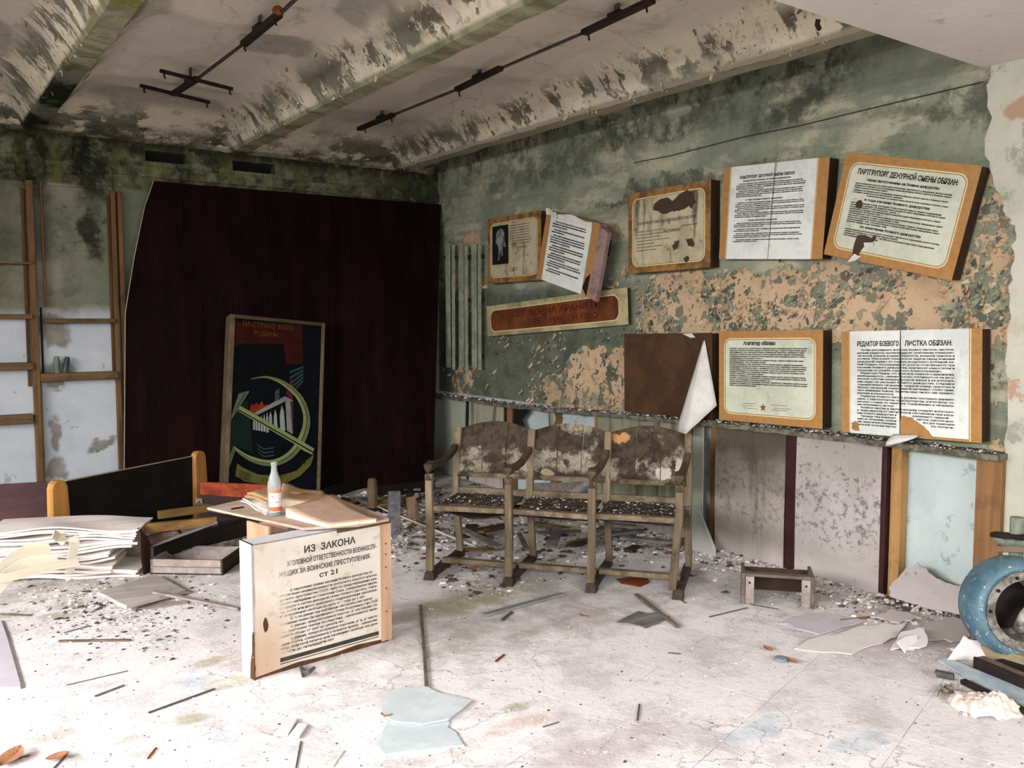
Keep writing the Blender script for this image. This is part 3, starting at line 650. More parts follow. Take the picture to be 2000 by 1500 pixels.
# 4 white sheet notice
th, fr, w, h = board('notice_board', [(1415, 328), (1620, 306), (1606, 506), (1403, 506)], 4.352, 'orange notice board with full height white text sheet, between torn and tilted boards', ang=-3.3)
slab(fr, rect(.062, 0, w-.078, h), 0, .0008).build('notice_sheet', M_PAP, th)
for x in (.056, w-.072): slab(fr, rect(x-.0015, 0, x+.0015, h), 0, .001).build('rule_line', M_IV, th)
slab(fr, [(.395, h), (.412, h), (.402, h-.12), (.40, h-.3), (.392, 0), (.386, 0), (.39, h-.3)], .0009, .0012).build('water_stain', plain('grey_green_stain', '#8f9585', '#767c6b', 20), th)
rows = [('КОМСГРУПОРГ ДЕЖУРНОЙ СМЕНЫ ОБЯЗАН:', .34, h-.078, .0165, .41, 'C'), ('перед заступлением на боевое дежурство', .34, h-.097, .0085, .36, 'C')]; y = h-.114
y = para(rows, .11, y, .52, .0108, .0074, 4, 1, .02); y = para(rows, .11, y-.001, .52, .0108, .0074, 4, 4, .02)-.012
rows.append(('в ходе несения боевого дежурства', .33, y, .0085, .28, 'C')); y -= .016
y = para(rows, .11, y, .52, .0108, .0074, 3, 5, .02); y = para(rows, .11, y, .52, .0108, .0074, 3, 2, .02); y = para(rows, .11, y, .52, .0108, .0074, 3, 6, .02)-.012
rows.append(('после окончания дежурства', .33, y, .0085, .22, 'C')); y -= .016
for s_, n in ((3, 3), (7, 2), (1, 3), (4, 2)): y = para(rows, .11, y, .52, .0108, .0074, n, s_, .02)-.005
lettering(th, fr, rows, M_INK, .0016, bold=.05)
# 5 tilted notice by the pier
th, fr, w, h = board('notice_board', [(1652, 296), (1919, 325), (1857, 548), (1610, 497)], 4.345, 'orange notice board tilted clockwise beside the pale pier', ang=-13.4)
ruled(th, fr, w, h, M_PAPG)
rows = [('ПАРТГРУПОРГ ДЕЖУРНОЙ СМЕНЫ ОБЯЗАН:', .10, h-.105, .027, .575, 'L'), ('перед заступлением на боевое дежурство', .375, h-.137, .0135, .42, 'C')]; y = h-.158
y = para(rows, .10, y, .56,   .0115, .0082, 3, 2); y = para(rows, .10, y-.002, .56,   .0115, .0082, 2, 5); rows.append((FILL[4], .185, y, .0072, .47, 'L')); y -= .022
rows.append(('в ходе несения боевого дежурства', .37, y-.002, .0135, .38, 'C')); y -= .022
for s_, n in ((1, 3), (4, 2), (6, 2), (3, 3)): y = para(rows, .10, y, .56,   .0115, .0082, n, s_)
rows.append(('по окончании боевого дежурства', .37, y-.010, .0135, .36, 'C')); y -= .030
for s_, n in ((2, 2), (7, 2)): y = para(rows, .10, y, .56,   .0115, .0082, n, s_)
lettering(th, fr, rows, M_INK, bold=.04)
slab(fr, blobpoly(.155, .300, .021, .024, 3, 14, .12), .002, .003).build('torn_hole', M_TORN, th)
slab(fr, ragged([(.185, .135), (.225, .148), (.27, .135), (.295, .155), (.305, .135), (.27, .095), (.235, .075), (.225, .03), (.19, .02), (.18, .075)], .003, 9, 3), .002, .003).build('torn_hole', M_TORN, th)
MB().sheet(lambda u, v: fr.p(.195+.045*u-.01*v, .035-.05*v*(1-.4*u), .004+.03*v-.01*u), 3, 3, .001).build('paper_curl', M_PAPW, th)
MB().sheet(lambda u, v: fr.p(.245+.055*u, .085+.02*v+.01*u, .004+.012*v), 3, 2, .001).build('paper_curl', M_PAPW, th)
# 6 long rust-red sign
th, fr, w, h = board('long_sign', [(949, 600), (1222, 560), (1230, 634), (953, 657)], 4.40, 'long rust-red sign plate with cream edge hung crookedly below the notices', depth=.02, ang=3.6, face=M_PAPC, cat='sign', group=None)

slab(fr, rrect(.06, .035, w-.09, h-.04, .07), 0, .0008).build('painted_field', M_PAPR, th)
ring(fr, rrect(.06, .035, w-.09, h-.04, .07), rrect(.068, .043, w-.098, h-.048, .064), .0008, .0015).build('border_line', M_IV, th)
M_DRP = plain('dark_red_print', '#42120b', '#6a2814', 8)
for q in (('ДОЛГ ВОИНА ХРАНИТЬ', w*.5, .150, .052, 1.25, 'C'), ('НЕБО НАШЕЙ ПВО', w*.58, .07, .048, .9, 'C')): lettering(th, fr, [q], M_DRP, .0012, bold=.02)
# 7 bare board with its sheet peeled off
th, fr, w, h = board('notice_board', [(1219, 652), (1390, 650), (1390, 818), (1219, 804)], 4.352, 'bare brown notice board whose white sheet has peeled away into a cone', face=M_BROWN, ang=1.2)
A = fx(1376, 660, 4.338); pts = [fx(1323, 833, 4.29), fx(1330, 846, 4.25), fx(1346, 848, 4.235), fx(1368, 826, 4.27), fx(1400, 792, 4.335)]
def crv(u):
    k = u*(len(pts)-1); i = min(int(k), len(pts)-2); return pts[i].lerp(pts[i+1], k-i)
MB().sheet(lambda u, v: A.lerp(crv(u), .03+.97*v)+V((-.035*math.sin(math.pi*u)*v, 0, 0)), 16, 10, .0012).build('peeled_sheet', M_PAPW, th, smooth=True)
slab(fr, [(.585, h-.005), (.67, h-.002), (.70, h-.03), (.66, h-.032)], .0005, .004).build('paper_remnant', M_PAPG, th)
# 8 agitator
th, fr, w, h = board('notice_board', [(1403, 646), (1606, 645), (1607, 838), (1405, 820)], 4.352, 'orange notice board with small star and three rules at the bottom of its sheet', ang=1.3)
ruled(th, fr, w, h, M_PAPG)
rows = [('Агитатор обязан:', .325, h-.088, .024, .25, 'C')]; y = h-.113
for s_, n in ((0, 6), (3, 2), (1, 6), (5, 3), (2, 3)): y = para(rows, .09, y, .585, .0123, .0082, n, s_)
lettering(th, fr, rows, M_INK, bold=.045); star(fr, .355, .10, .028, .0012).build('star', M_STAR, th)
for x0, x1, yy in ((.20, .30, .118), (.18, .285, .103), (.20, .30, .088), (.415, .535, .118), (.435, .56, .10), (.415, .535, .088)): slab(fr, rect(x0, yy, x1, yy+.0025), .0008, .0014).build('rule_line', M_STAR[1], th)
# 9 editor of the wall sheet
th, fr, w, h = board('notice_board', [(1641, 647), (1918, 642), (1917, 866), (1645, 844)], 4.345, 'orange notice board with split white sheet and a torn brown corner, above bare bay', ang=1.9)
cx = .356
for x0, x1, z in ((.058, cx-.002, 0), (cx+.002, w-.062, .0004)): slab(fr, rect(x0, .0 if x0 < .2 else .015, x1, h), z, z+.001).build('notice_sheet', M_PAP, th)
slab(fr, rect(w-.058, .005, w-.052, h), 0, .0012).build('rule_line', M_IV, th); slab(fr, rect(.052, .005, .056, h), 0, .0012).build('rule_line', M_IV, th)
slab(fr, [(cx-.004, 0), (cx+.004, 0), (cx+.005, .3), (cx+.002, h), (cx-.002, h), (cx-.006, .3)], .001, .0018).build('sheet_split', M_BLK, th)
slab(fr, ragged([(cx+.002, .0), (cx+.19, .0), (cx+.145, .055), (cx+.10, .085), (cx+.06, .105), (cx+.002, .112)], .0035, 5, 4), .0018, .0026).build('torn_corner', M_TAN, th)
slab(fr, ragged([(.07, .02), (.115, .012), (.11, .055), (.085, .07), (.068, .055)], .004, 6, 3), .0018, .0026).build('torn_corner', M_TAN2, th)
MB().sheet(lambda u, v: fr.p(cx-.035+.175*u-.02*v, .012-.065*v*(1-u)**.6+.012*u, .006+.05*math.sin(v*2.2)*(1-.6*u)), 8, 6, .001).build('curled_flap', M_PAPW, th, smooth=True)
T = ['   Путём регулярного выпуска боевых листков, листков-', 'молний редактор пропагандирует требования коммунис-', 'тической морали и нравственности, военной присяги и', 'уставов. Разъясняет конкретные задачи перед воинами',
     'дежурной смены по охране воздушных рубежей на-', 'шей Родины, популяризирует успехи отличившихся при', 'несении боевого дежурства, критикует недостатки и', 'упущения по службе отдельных военнослужащих.',
     '   Редактор! Помни, что в печати главное-содержание,', 'злободневность, умение быстро откликнуться на акту-', 'альные события международной жизни и на выполне-', 'ние задач по несению боевого дежурства. Старайся',
     'художественно оформлять каждый номер, красочно и', 'броско, оформляй помещаемый материал, чтобы прив-', 'лечь внимание бойцов. Заметки надо писать как правило,', 'краткие и конкретные.',
     '   Редактор боевого листка должен постоянно держать', 'связь с партгрупоргом, комсгрупоргом, агитатором: со-', 'ветуясь с ними по тематике, содержанию и оформле-', 'нию выпускаемых листков.',
     '   Боевые листки и листки-молнии следует выпускать', 'в зависимости от тактической обстановки при несе-', 'нии боевого дежурства и', '   Прежде чем вывесить', 'нию) на обозрение, сообщи', 'ния, заместителю командира', 'тической части или партгру']
rows = [('РЕДАКТОР БОЕВОГО', .102, h-.082, .026, .245, 'L'), ('ЛИСТКА ОБЯЗАН:', cx+.024, h-.082, .026, .255, 'L')]; y = h-.108
for k, s in enumerate(T):
    ind = .022 if s.startswith('   ') else 0; wd = .545-ind
    if k in (7,): wd = .48
    if k in (15, 19): wd = .22
    if k >= 22: wd = .232-ind
    rows.append((s.strip().upper() if False else s.strip(), .102+ind, y-k*.01575, .0098, wd, 'L'))
for k, (s, x, wd) in enumerate((('решаемых сменой', cx+.07, .19), ('листок (листок-мол-', cx+.09, .20), ('его для ознакомле-', cx+.125, .17), ('по полити-', cx+.17, .12))): rows.append((s, x, y-(22+k)*.01575, .0098, wd, 'L'))
lettering(th, fr, rows, M_INK, .0024, bold=.035)

# ------------------------------------------------------------------ slatted rack and groove on the wall
th = thing('slatted_rack', (4.44, 7.09, 1.06), 'green-painted metal rack of upright slats fixed near the corner', 'rack')
M_RK = plain('peeling_green_metal', '#7f8a72', '#a3a68f', 9, .7, .8); M_RKD = plain('dark_rack_metal', '#2d2f28', '#44453b', 12, .7)
for x, dark in ((874, 0), (884, 1), (900, 0), (909, 1), (925, 0), (935, 1)):
    a = fx(x, 476+dark*2, 4.385 if dark else 4.40); b = fx(x+1, 722 if dark else 718, 4.385 if dark else 4.40); w_ = .022 if dark else .040
    MB().hexa([(a.x, b.y-w_, b.z), (a.x+.012, b.y-w_, b.z), (a.x+.012, b.y+w_, b.z), (a.x, b.y+w_, b.z)], [(a.x, a.y-w_, a.z), (a.x+.012, a.y-w_, a.z), (a.x+.012, a.y+w_, a.z), (a.x, a.y+w_, a.z)]).build('slat', M_RK, th, bev=.002)
for y in (503, 588, 698):
    a = fx(869, y, 4.43); b = fx(944, y-2, 4.43); MB().bar(a, b, .03, .035).build('crossbar', M_RKD, th)
m = MB().tube([fx(x, y, 4.442) for x, y in ((1238, 318), (1310, 304), (1450, 268), (1560, 246), (1700, 212), (1800, 188), (1920, 160))], .003, 6)
tag(m.build('wall_groove', M_RKD), 'thin dark tube standing for the groove along the upper notice wall', 'groove')  # tube added to draw the dark groove of the wall
# ------------------------------------------------------------------ back wall: battens with shelves
def fhit(fr, x, y):      # where the sight line of a photo point meets the plane of a frame: its local x, y
    d = ray(x, y); t = (fr.o-cC).dot(fr.n)/d.dot(fr.n); q = cC+d*t-fr.o; return (q.dot(fr.u), q.dot(fr.v))
YW = YB-.01
frm = thing('batten_frame', (1.15, YW, 0), 'nailed frame of brown battens with narrow shelves on the pale plaster of the back wall', 'batten frame')
M_BAT = wood('weathered_orange_batten', '#735330', '#583d22', '#86683f', 2, .45); M_BATX = wood('weathered_shelf_wood', '#6e5235', '#544028', '#8d744f', 0, .5)
M_BAT2 = wood('greyed_batten', '#8d6d49', '#6f5538', '#a08a68', 2, .4)
def bat(x0, x1, y0, y1, d0, d1, mat, name='batten'):      # photo x0..x1 at the wall, photo heights y0..y1, standing d0..d1 off the wall
    a = fy(x0, y0, YW-d1); b = fy(x1, y1, YW-d1); return MB().box((a.x, YW-d1, max(0, b.z)), (b.x, YW-d0, a.z)).build(name, mat, frm, bev=.004)
bat(40, 62, 368, 755, 0, .025, M_STUDB); bat(209, 226, 382, 735, 0, .025, M_STUDB)
bat(64, 77, 352, 1035, .0, .06, M_BAT); bat(78, 91, 353, 600, .0, .045, M_BAT); bat(78, 93, 740, 1035, .0, .045, M_BAT2); bat(78, 87, 600, 740, .0, .02, M_BLK)
bat(225, 238, 371, 1040, .0, .06, M_BAT); bat(239, 250, 375, 1040, .0, .045, M_BAT)
for x0, x1, y, h, m_ in ((-60, 64, 613, 10, M_BATX), (-60, 66, 711, 11, M_BATX), (-60, 66, 816, 11, M_BATX), (-60, 62, 508, 8, M_BATX), (88, 226, 622, 9, M_BATX), (80, 232, 730, 10, M_BATX)):
    a = fy(x0, y, YW-.09); b = fy(x1, y+h, YW-.09); MB().box((a.x, YW-.09, b.z), (b.x, YW, a.z)).build('shelf', m_, frm, bev=.004)
M_GRN = plain('grey_green_tin', '#66756d', '#4b574f', 12, .5, .6); M_GRN2 = plain('dark_green_tin', '#2c3832', '#46554c', 12, .5, .6)
for k, (x, y0, y1, w_, mt) in enumerate(((112, 694, 728, .022, M_GRN), (127, 695, 728, .020, M_GRN2))):
    p = fy(x, y1+1, YW-.05); z0 = fy(100, 730, YW-.09).z; hh = (y1-y0)/258.
    m = MB(); m.lathe([(0, 0), (w_, 0), (w_, hh*.8), (w_*.8, hh*.9), (w_*.8, hh), (0, hh)], (p.x, YW-.045, z0), (0, 0, 1) if k == 0 else (.18, 0, 1), 14)
    o = m.build('small_can', mt); tag(o, ('pale grey-green can standing on the middle shelf of the back wall', 'dark tilted can beside the pale one on the middle shelf')[k], 'can')

# ------------------------------------------------------------------ crimson laminate sheets leaning on the back wall
def red_pt(x, y, drop):       # on a sheet that leans: its foot stands further out than its head
    p = fy(x, y, 7.5)
    for _ in range(8): p = fy(x, y, 7.52-drop*(1-min(1, max(0, p.z/2.62))))
    return p
redp = thing('laminate_panelling', (2.9, 7.3, 0), 'tall dark crimson laminate sheets leaning against the back wall', 'panelling')
def redsheet(px, foot, head):     # px: photo outline head part; foot: two floor points
    ps = [red_pt(x, y, d) for x, y, d in px]
    return MB().prism(ps, (.004, .012, 0))
jt, jb = red_pt(395, 362, .25), red_pt(395, 940, .25); jb2 = jt+(jb-jt)*(jt.z/(jt.z-jb.z))
lt = [red_pt(x, y, .2) for x, y in ((300, 353), (291, 380), (283, 402), (273, 450), (262, 505), (253, 560), (245, 612), (244, 760), (243, 915))]
lb = lt[-1].copy(); lb.z = 0
MB().prism(lt+[lb, jb2, jt], (0, .012, 0)).build('laminate_sheet', M_RED, redp)
rt, rb = red_pt(868, 400, .3), V((4.02, 6.99, 0)); rt.x = min(rt.x, 4.435); k1, k2 = jt.lerp(rt, .5), jb2.lerp(rb, .5)
jt_, jb_ = jt+V((.004, -.004, 0)), jb2+V((.004, -.004, 0))
MB().prism([jt_, jb_, k2, k1], (0, .012, 0)).build('laminate_sheet', M_RED, redp)
MB().prism([k1+V((.003, -.003, 0)), k2+V((.003, -.003, 0)), rb, rt], (0, .012, 0)).build('laminate_sheet', M_RED, redp)
M_EDGE = plain('pale_chipboard_edge', '#a2947f', '#7d705d', 30, .9)
m = MB()
for a, b in zip(lt, lt[1:]): m.bar(a+V((-.002, -.002, 0)), b+V((-.002, -.002, 0)), .006, .008, (0, 1, 0))
m.build('raw_edge', M_EDGE, redp)
M_WHITE = plain('white_enamel', '#c9c6bd', '#9a968c', 12, .5)
p = jt.lerp(jb2, .41)+(rt-jt)*.62; p = red_pt(688, 624, .28)+V((0, -.006, 0)); MB().lathe([(.008, 0), (.013, .002), (.013, .006), (.008, .008), (.006, .004), (.008, 0)], p, (0, -1, 0), 12).build('screw_ring', M_WHITE, redp)

# ------------------------------------------------------------------ emblem picture leaning in front of it
tl, tr = fy(414, 620, 7.17), fy(597, 617, 7.12); bl_, br_ = fy(439, 950, 6.97), fy(626, 950, 6.90)
u = (br_-bl_).normalized(); v = ((tl-bl_)+(tr-br_)); v = (v-u*v.dot(u)).normalized()
fe = Fr(bl_, u, v); fe.n = u.cross(v)
Wd = (br_-bl_).length; Hh = ((tl-bl_).dot(v)+(tr-br_).dot(v))/2; y0 = -(bl_.z-.012)/v.z
emb = thing('emblem_picture', (bl_+u*Wd/2).to_tuple()[:2]+(0,), 'framed dark painted picture with hammer and sickle leaning on the crimson sheets', 'picture')
M_FR = wood('grey_gilt_frame', '#6b5a44', '#524330', '#82735a', 2, .45, fine=.8); M_FRX = wood('grey_gilt_frame_rail', '#4e3f2c', '#3a2c1c', '#63543e', 0, .45)
fw = .030; D = -.16
slab(fe, rect(-.012, y0, fw, Hh), D, 0).build('frame_side', M_FR, emb, bev=.003); slab(fe, rect(Wd-fw, y0, Wd, Hh), D, 0).build('frame_side', M_FR, emb, bev=.003)
slab(fe, rect(fw, Hh-fw, Wd-fw, Hh), D, 0).build('frame_rail', M_FRX, emb, bev=.003); slab(fe, rect(fw, y0, Wd-fw, y0+fw), D, 0).build('frame_rail', M_FRX, emb, bev=.003)
M_NAVY = plain('dark_navy_paint', '#0a0d12', '#07080b', 5, .8, .8, spec=.05); zc = -.012
slab(fe, rect(fw, y0+fw, Wd-fw, Hh-fw), zc-.01, zc).build('canvas', M_NAVY, emb)
fc = Fr(fe.p(0, 0, zc), u, v); fc.n = fe.n
def E(pts): return [fhit(fc, 400+x/4.1667, 600+y/4.1667) for x, y in pts]
def clipx(pts): return [(min(max(x, fw+.002), Wd-fw-.002), min(max(y, y0+fw+.002), Hh-fw-.002)) for x, y in pts]
_z = [.0006]
def paint(name, pts, mat, raw=False):
    _z[0] += .0004; return slab(fc, clipx(pts if raw else E(pts)), 0, _z[0]).build(name, mat, emb)
pc = lambda n, a, b, k=.6: plain(n, a, b, 9, .8, k, spec=.05)
paint('red_field', [(105, 105), (795, 100), (800, 460), (660, 465), (640, 320), (240, 320), (190, 372), (140, 210)], pc('maroon_paint', '#32110b', '#240c07'))
paint('pale_strip', [(118, 195), (150, 190), (205, 310), (205, 370), (165, 395), (140, 300)], pc('dusty_pink_paint', '#5d4c45', '#3c302c'))
paint('dark_figure', [(130, 480), (200, 390), (255, 310), (330, 295), (640, 300), (660, 465), (800, 480), (720, 560), (600, 600), (480, 560), (360, 600), (345, 690), (260, 740), (165, 860), (135, 600)], pc('black_paint', '#07080b', '#0c0e12'))
paint('green_shade', [(165, 900), (330, 700), (370, 900), (390, 1180), (240, 1130), (180, 1250)], pc('dark_green_paint', '#12201a', '#0b1310'))
for k in range(5): paint('stripe', [(690, 700-k*45), (800, 590-k*28), (802, 608-k*28), (690, 724-k*45)], pc('teal_stripe', '#2a3a3c', '#1e292b'))
paint('red_wall', [(660, 700), (700, 590), (715, 590), (720, 1020), (700, 1040), (690, 760)], pc('dull_red_paint', '#532027', '#34141a'))
for k in range(4): paint('stripe', [(570, 690+k*22), (605, 662+k*20), (606, 674+k*20), (570, 704+k*22)], pc('teal_stripe', '#47524f', '#2e3635'))
paint('flame', [(363, 850), (375, 790), (395, 800), (420, 775), (440, 800), (462, 762), (480, 800), (510, 790), (500, 815), (420, 850), (390, 860)], pc('orange_red_paint', '#782a15', '#591b0d'))
mg = pc('pale_grey_green_paint', '#747973', '#585d56')
paint('launcher', [(398, 862), (650, 725), (722, 762), (694, 768), (712, 1032), (668, 1005), (656, 765), (430, 875)], mg)
ml = pc('pale_blue_grey_paint', '#868d89', '#6b726e')
for x, w_, t_, b_ in ((632, 22, 800, 1005), (576, 15, 835, 985), (536, 13, 850, 970), (508, 10, 855, 1020), (484, 9, 870, 1012), (462, 8, 880, 1010), (440, 8, 890, 1005), (420, 8, 900, 1002), (400, 8, 910, 998)):
    paint('fin', [(x-w_*.9, b_), (x-w_, t_+(b_-t_)*.35), (x-w_*.3, t_), (x+w_*.5, t_+(b_-t_)*.25), (x+w_, b_)], ml)
for k in range(3): paint('net', [(420+k*6, 1115+k*30), (480, 1150+k*30), (560, 1140+k*30), (560, 1150+k*30), (480, 1160+k*30), (425+k*6, 1125+k*30)], pc('blue_line', '#2f4449', '#223236'))
mo = pc('olive_gold_paint', '#5c6342', '#4a5130', .5); mo2 = pc('light_olive_paint', '#767c50', '#61673f', .5); md = pc('black_outline', '#0b0c09', '#121310')
out_ = [(238, 1160), (340, 1240), (470, 1288), (600, 1285), (720, 1220), (810, 1100), (853, 960), (842, 840), (785, 720), (690, 632), (590, 580), (480, 561), (370, 584)]
in_ = [(236, 1132), (340, 1198), (470, 1240), (580, 1234), (688, 1165), (758, 1060), (795, 950), (790, 850), (742, 742), (662, 662), (580, 606), (480, 575), (370, 589)]
def dense(P_, k=5):
    o = []
    for i in range(len(P_)-1):
        a, b, c, d = [V((*P_[j], 0)) for j in (max(i-1, 0), i, i+1, min(i+2, len(P_)-1))]
        for q in range(k):
            t_ = q/k; p = .5*((2*b)+(c-a)*t_+(2*a-5*b+4*c-d)*t_*t_+(3*b-a-3*c+d)*t_**3); o.append((p.x, p.y))
    return o+[P_[-1]]
out_, in_ = dense(out_), dense(in_)
def band(name, A_, B_, mat):
    _z[0] += .0004; a, b = E(A_), E(B_); m = MB(); n = len(a); m.add([fc.p(x, y, _z[0]) for x, y in clipx(a)+clipx(b)], [(i, n+i, n+i+1, i+1) for i in range(n-1)]); return m.build(name, mat, emb)
mid = [((a[0]+b[0])/2, (a[1]+b[1])/2) for a, b in zip(out_, in_)]; mid2 = [(x*.94+c[0]*.06, y*.94+c[1]*.06) for (x, y), c in zip(mid, in_)]
band('sickle', out_, in_, mo); band('sickle_edge', mid, in_, mo2); band('sickle_line', [(x*.9+c[0]*.1, y*.9+c[1]*.1) for (x, y), c in zip(mid, out_)], mid2, md)
paint('sickle_handle', [(183, 1298), (180, 1212), (232, 1130), (246, 1160)], mo); paint('sickle_line', [(184, 1262), (186, 1250), (234, 1142), (238, 1152)], md)
paint('hammer_handle', [(250, 812), (290, 805), (886, 1150), (872, 1202), (800, 1166), (735, 1118), (272, 848)], mo2); paint('hammer_line', [(262, 826), (880, 1176), (876, 1186), (740, 1108), (266, 838)], md)
paint('hammer_head', [(165, 876), (210, 912), (360, 688), (352, 682), (275, 702)], pc('grey_olive_paint', '#4f574a', '#3a4136')); paint('hammer_line', [(208, 878), (212, 884), (330, 704), (324, 702)], md)
mr = pc('ribbon_gold', '#57552a', '#45431f')
paint('ribbon', [(262, 1272), (246, 1374), (330, 1420), (480, 1444), (640, 1440), (770, 1375), (855, 1290), (886, 1200), (840, 1232), (745, 1330), (600, 1372), (430, 1362), (300, 1302)], mr)
for k in range(4): paint('ribbon_line', [(275, 1330+k*18), (370, 1362+k*16), (370, 1366+k*16), (275, 1336+k*18)], md)
for k in range(11):
    t_ = k/10; x = 470+380*t_; y = 1405-170*t_**2.0; paint('wheat_mark', [(x-14, y-10), (x, y), (x-14, y+12), (x-6, y)], md)
m = MB(); c0 = E([(470, 170)])[0]; line(m, fc, 'НА СТРАЖЕ МИРА', c0[0]+.05, c0[1], .045, .42, 'C', .004); m.build('lettering', pc('faint_gold_print', '#5c3718', '#45250f'), emb)
m = MB(); c0 = E([(450, 232)])[0]; line(m, fc, 'РОДИНЫ', c0[0]+.05, c0[1], .04, .2, 'C', .004); m.build('lettering', pc('faint_gold_print', '#5c3718', '#45250f'), emb)

# ------------------------------------------------------------------ triple seat bench
bA, b1, b2 = V((2.495, 4.369, 0)), V((.6466, -.7628, 0)), V((.7628, .6466, 0))
def B(x, y, z): return bA+b1*x+b2*y+V((0, 0, z))
ben = thing('theatre_bench', B(.7, .25, 0), 'weathered wooden row of three theatre seats with armrests', 'bench')
def W3(n, ax, a='#6f5c45', b='#54432f', c='#8c7a5f', d=.5): return wood(n, a, b, c, ax, d, '#17110c')
M_BZ, M_BX = W3('weathered_leg_wood', 2, '#7d6d57', '#554736', '#9a8b75', .65), W3('weathered_rail_wood', 0, '#7c6d59', '#564838', '#998a73', .65)
M_BD = W3('dark_rotten_wood', 0, '#41352a', '#2a221a', '#564839', .6)
def mat_back():
    t = NT('peeling_veneer_back'); w = t.warp(.03, 9, 4); n = t.noise(5, 7, .7, w); n2 = t.noise(16, 7, .72); n3 = t.noise(50, 4, .7); X, Y, Z = t.xyz()
    col = t.mix(t.sm(n2, .38, .62), '#2b221a', '#4b3e30'); pale = t.mix(t.sm(n3, .35, .65), '#7f7565', '#a29a8a')
    bandz = t.vmax(t.mul(t.sm(Z, .75, .66), t.sm(Z, .53, .6), .12), t.mul(t.sm(Z, .78, .84), .05)); col = t.mix(t.mul(t.sm(t.m_('ADD', n, bandz), .57, .68), .8), col, pale)
    col = t.mix(t.mul(t.sm(n2, .58, .64), .6), col, '#241c15')
    p1, p2, p3, p4 = B(1.035, .475, .80), B(1.29, .43, .60), B(1.39, .43, .64), B(.6, .43, .575)
    col = t.mix(t.blob(tuple(p1), (.058, .07, .035), t.warp(.05, 22), .3), col, '#ad7d54'); col = t.mix(t.blob(tuple(p2), (.045, .045, .04), t.warp(.05, 22), .3), col, '#b5aca3')
    col = t.mix(t.blob(tuple(p3), (.03, .03, .07), t.warp(.05, 22), .3), col, '#b7aa98'); col = t.mix(t.mul(t.blob(tuple(p4), (.04, .04, .02), w), .6), col, '#b9a58c')
    return t.out(col, .85, t.bump(t.m_('ADD', n2, n), .6, .006), .25)
M_BACK = mat_back()
M_ARM = W3('dark_armrest_wood', 1, '#5e4c39', '#3d3023', '#7a6750', .7)
SX = [0, .472, .944, 1.416]
for i, x in enumerate(SX):
    # floor runner, front foot, front leg, rear leg, back upright, armrest
    MB().bar(B(x, -.03, .028), B(x+.02, .53, .028), .042, .05).build('floor_runner', M_BD, ben, bev=.005)
    MB().hexa([B(x-.032, -.05, 0), B(x+.032, -.05, 0), B(x+.032, .04, 0), B(x-.032, .04, 0)], [B(x-.026, -.03, .05), B(x+.026, -.03, .05), B(x+.026, .03, .05), B(x-.026, .03, .05)]).build('foot_block', M_BD, ben, bev=.004)
    lean = -.02 if i == 3 else 0
    MB().path([B(x-.005+lean*1.4, -.005, .045), B(x+lean*.6, -.005, .3), B(x, -.012, .45), B(x, -.018, .62)], .042, [.038, .042, .046, .04], up=b2).build('front_leg', M_BZ, ben, bev=.004)
    MB().path([B(x+.03, .46, .05), B(x+.025, .43, .25), B(x+.02, .40, .43)], .040, .038, up=b2).build('rear_leg', M_BZ, ben, bev=.004)
    MB().path([B(x+.02, .40, .40), B(x+.02, .42, .55), B(x+.018, .45, .72), B(x+.015, .485, .83)], .044, [.038, .036, .034, .028], up=b2).build('back_upright', M_BZ, ben, bev=.004)
    if i < 3 or True:
        MB().path([B(x, -.035, .585), B(x, -.052, .625), B(x, -.035, .658), B(x, .02, .668), B(x+.003, .12, .655), B(x+.006, .24, .66), B(x+.012, .34, .685), B(x+.016, .42, .72)],
                  [.046, .052, .054, .05, .044, .04, .038, .036], [.02, .036, .044, .042, .036, .034, .036, .036], up=(0, 0, 1)).build('armrest', M_BD if i == 0 else M_ARM, ben, bev=.005)
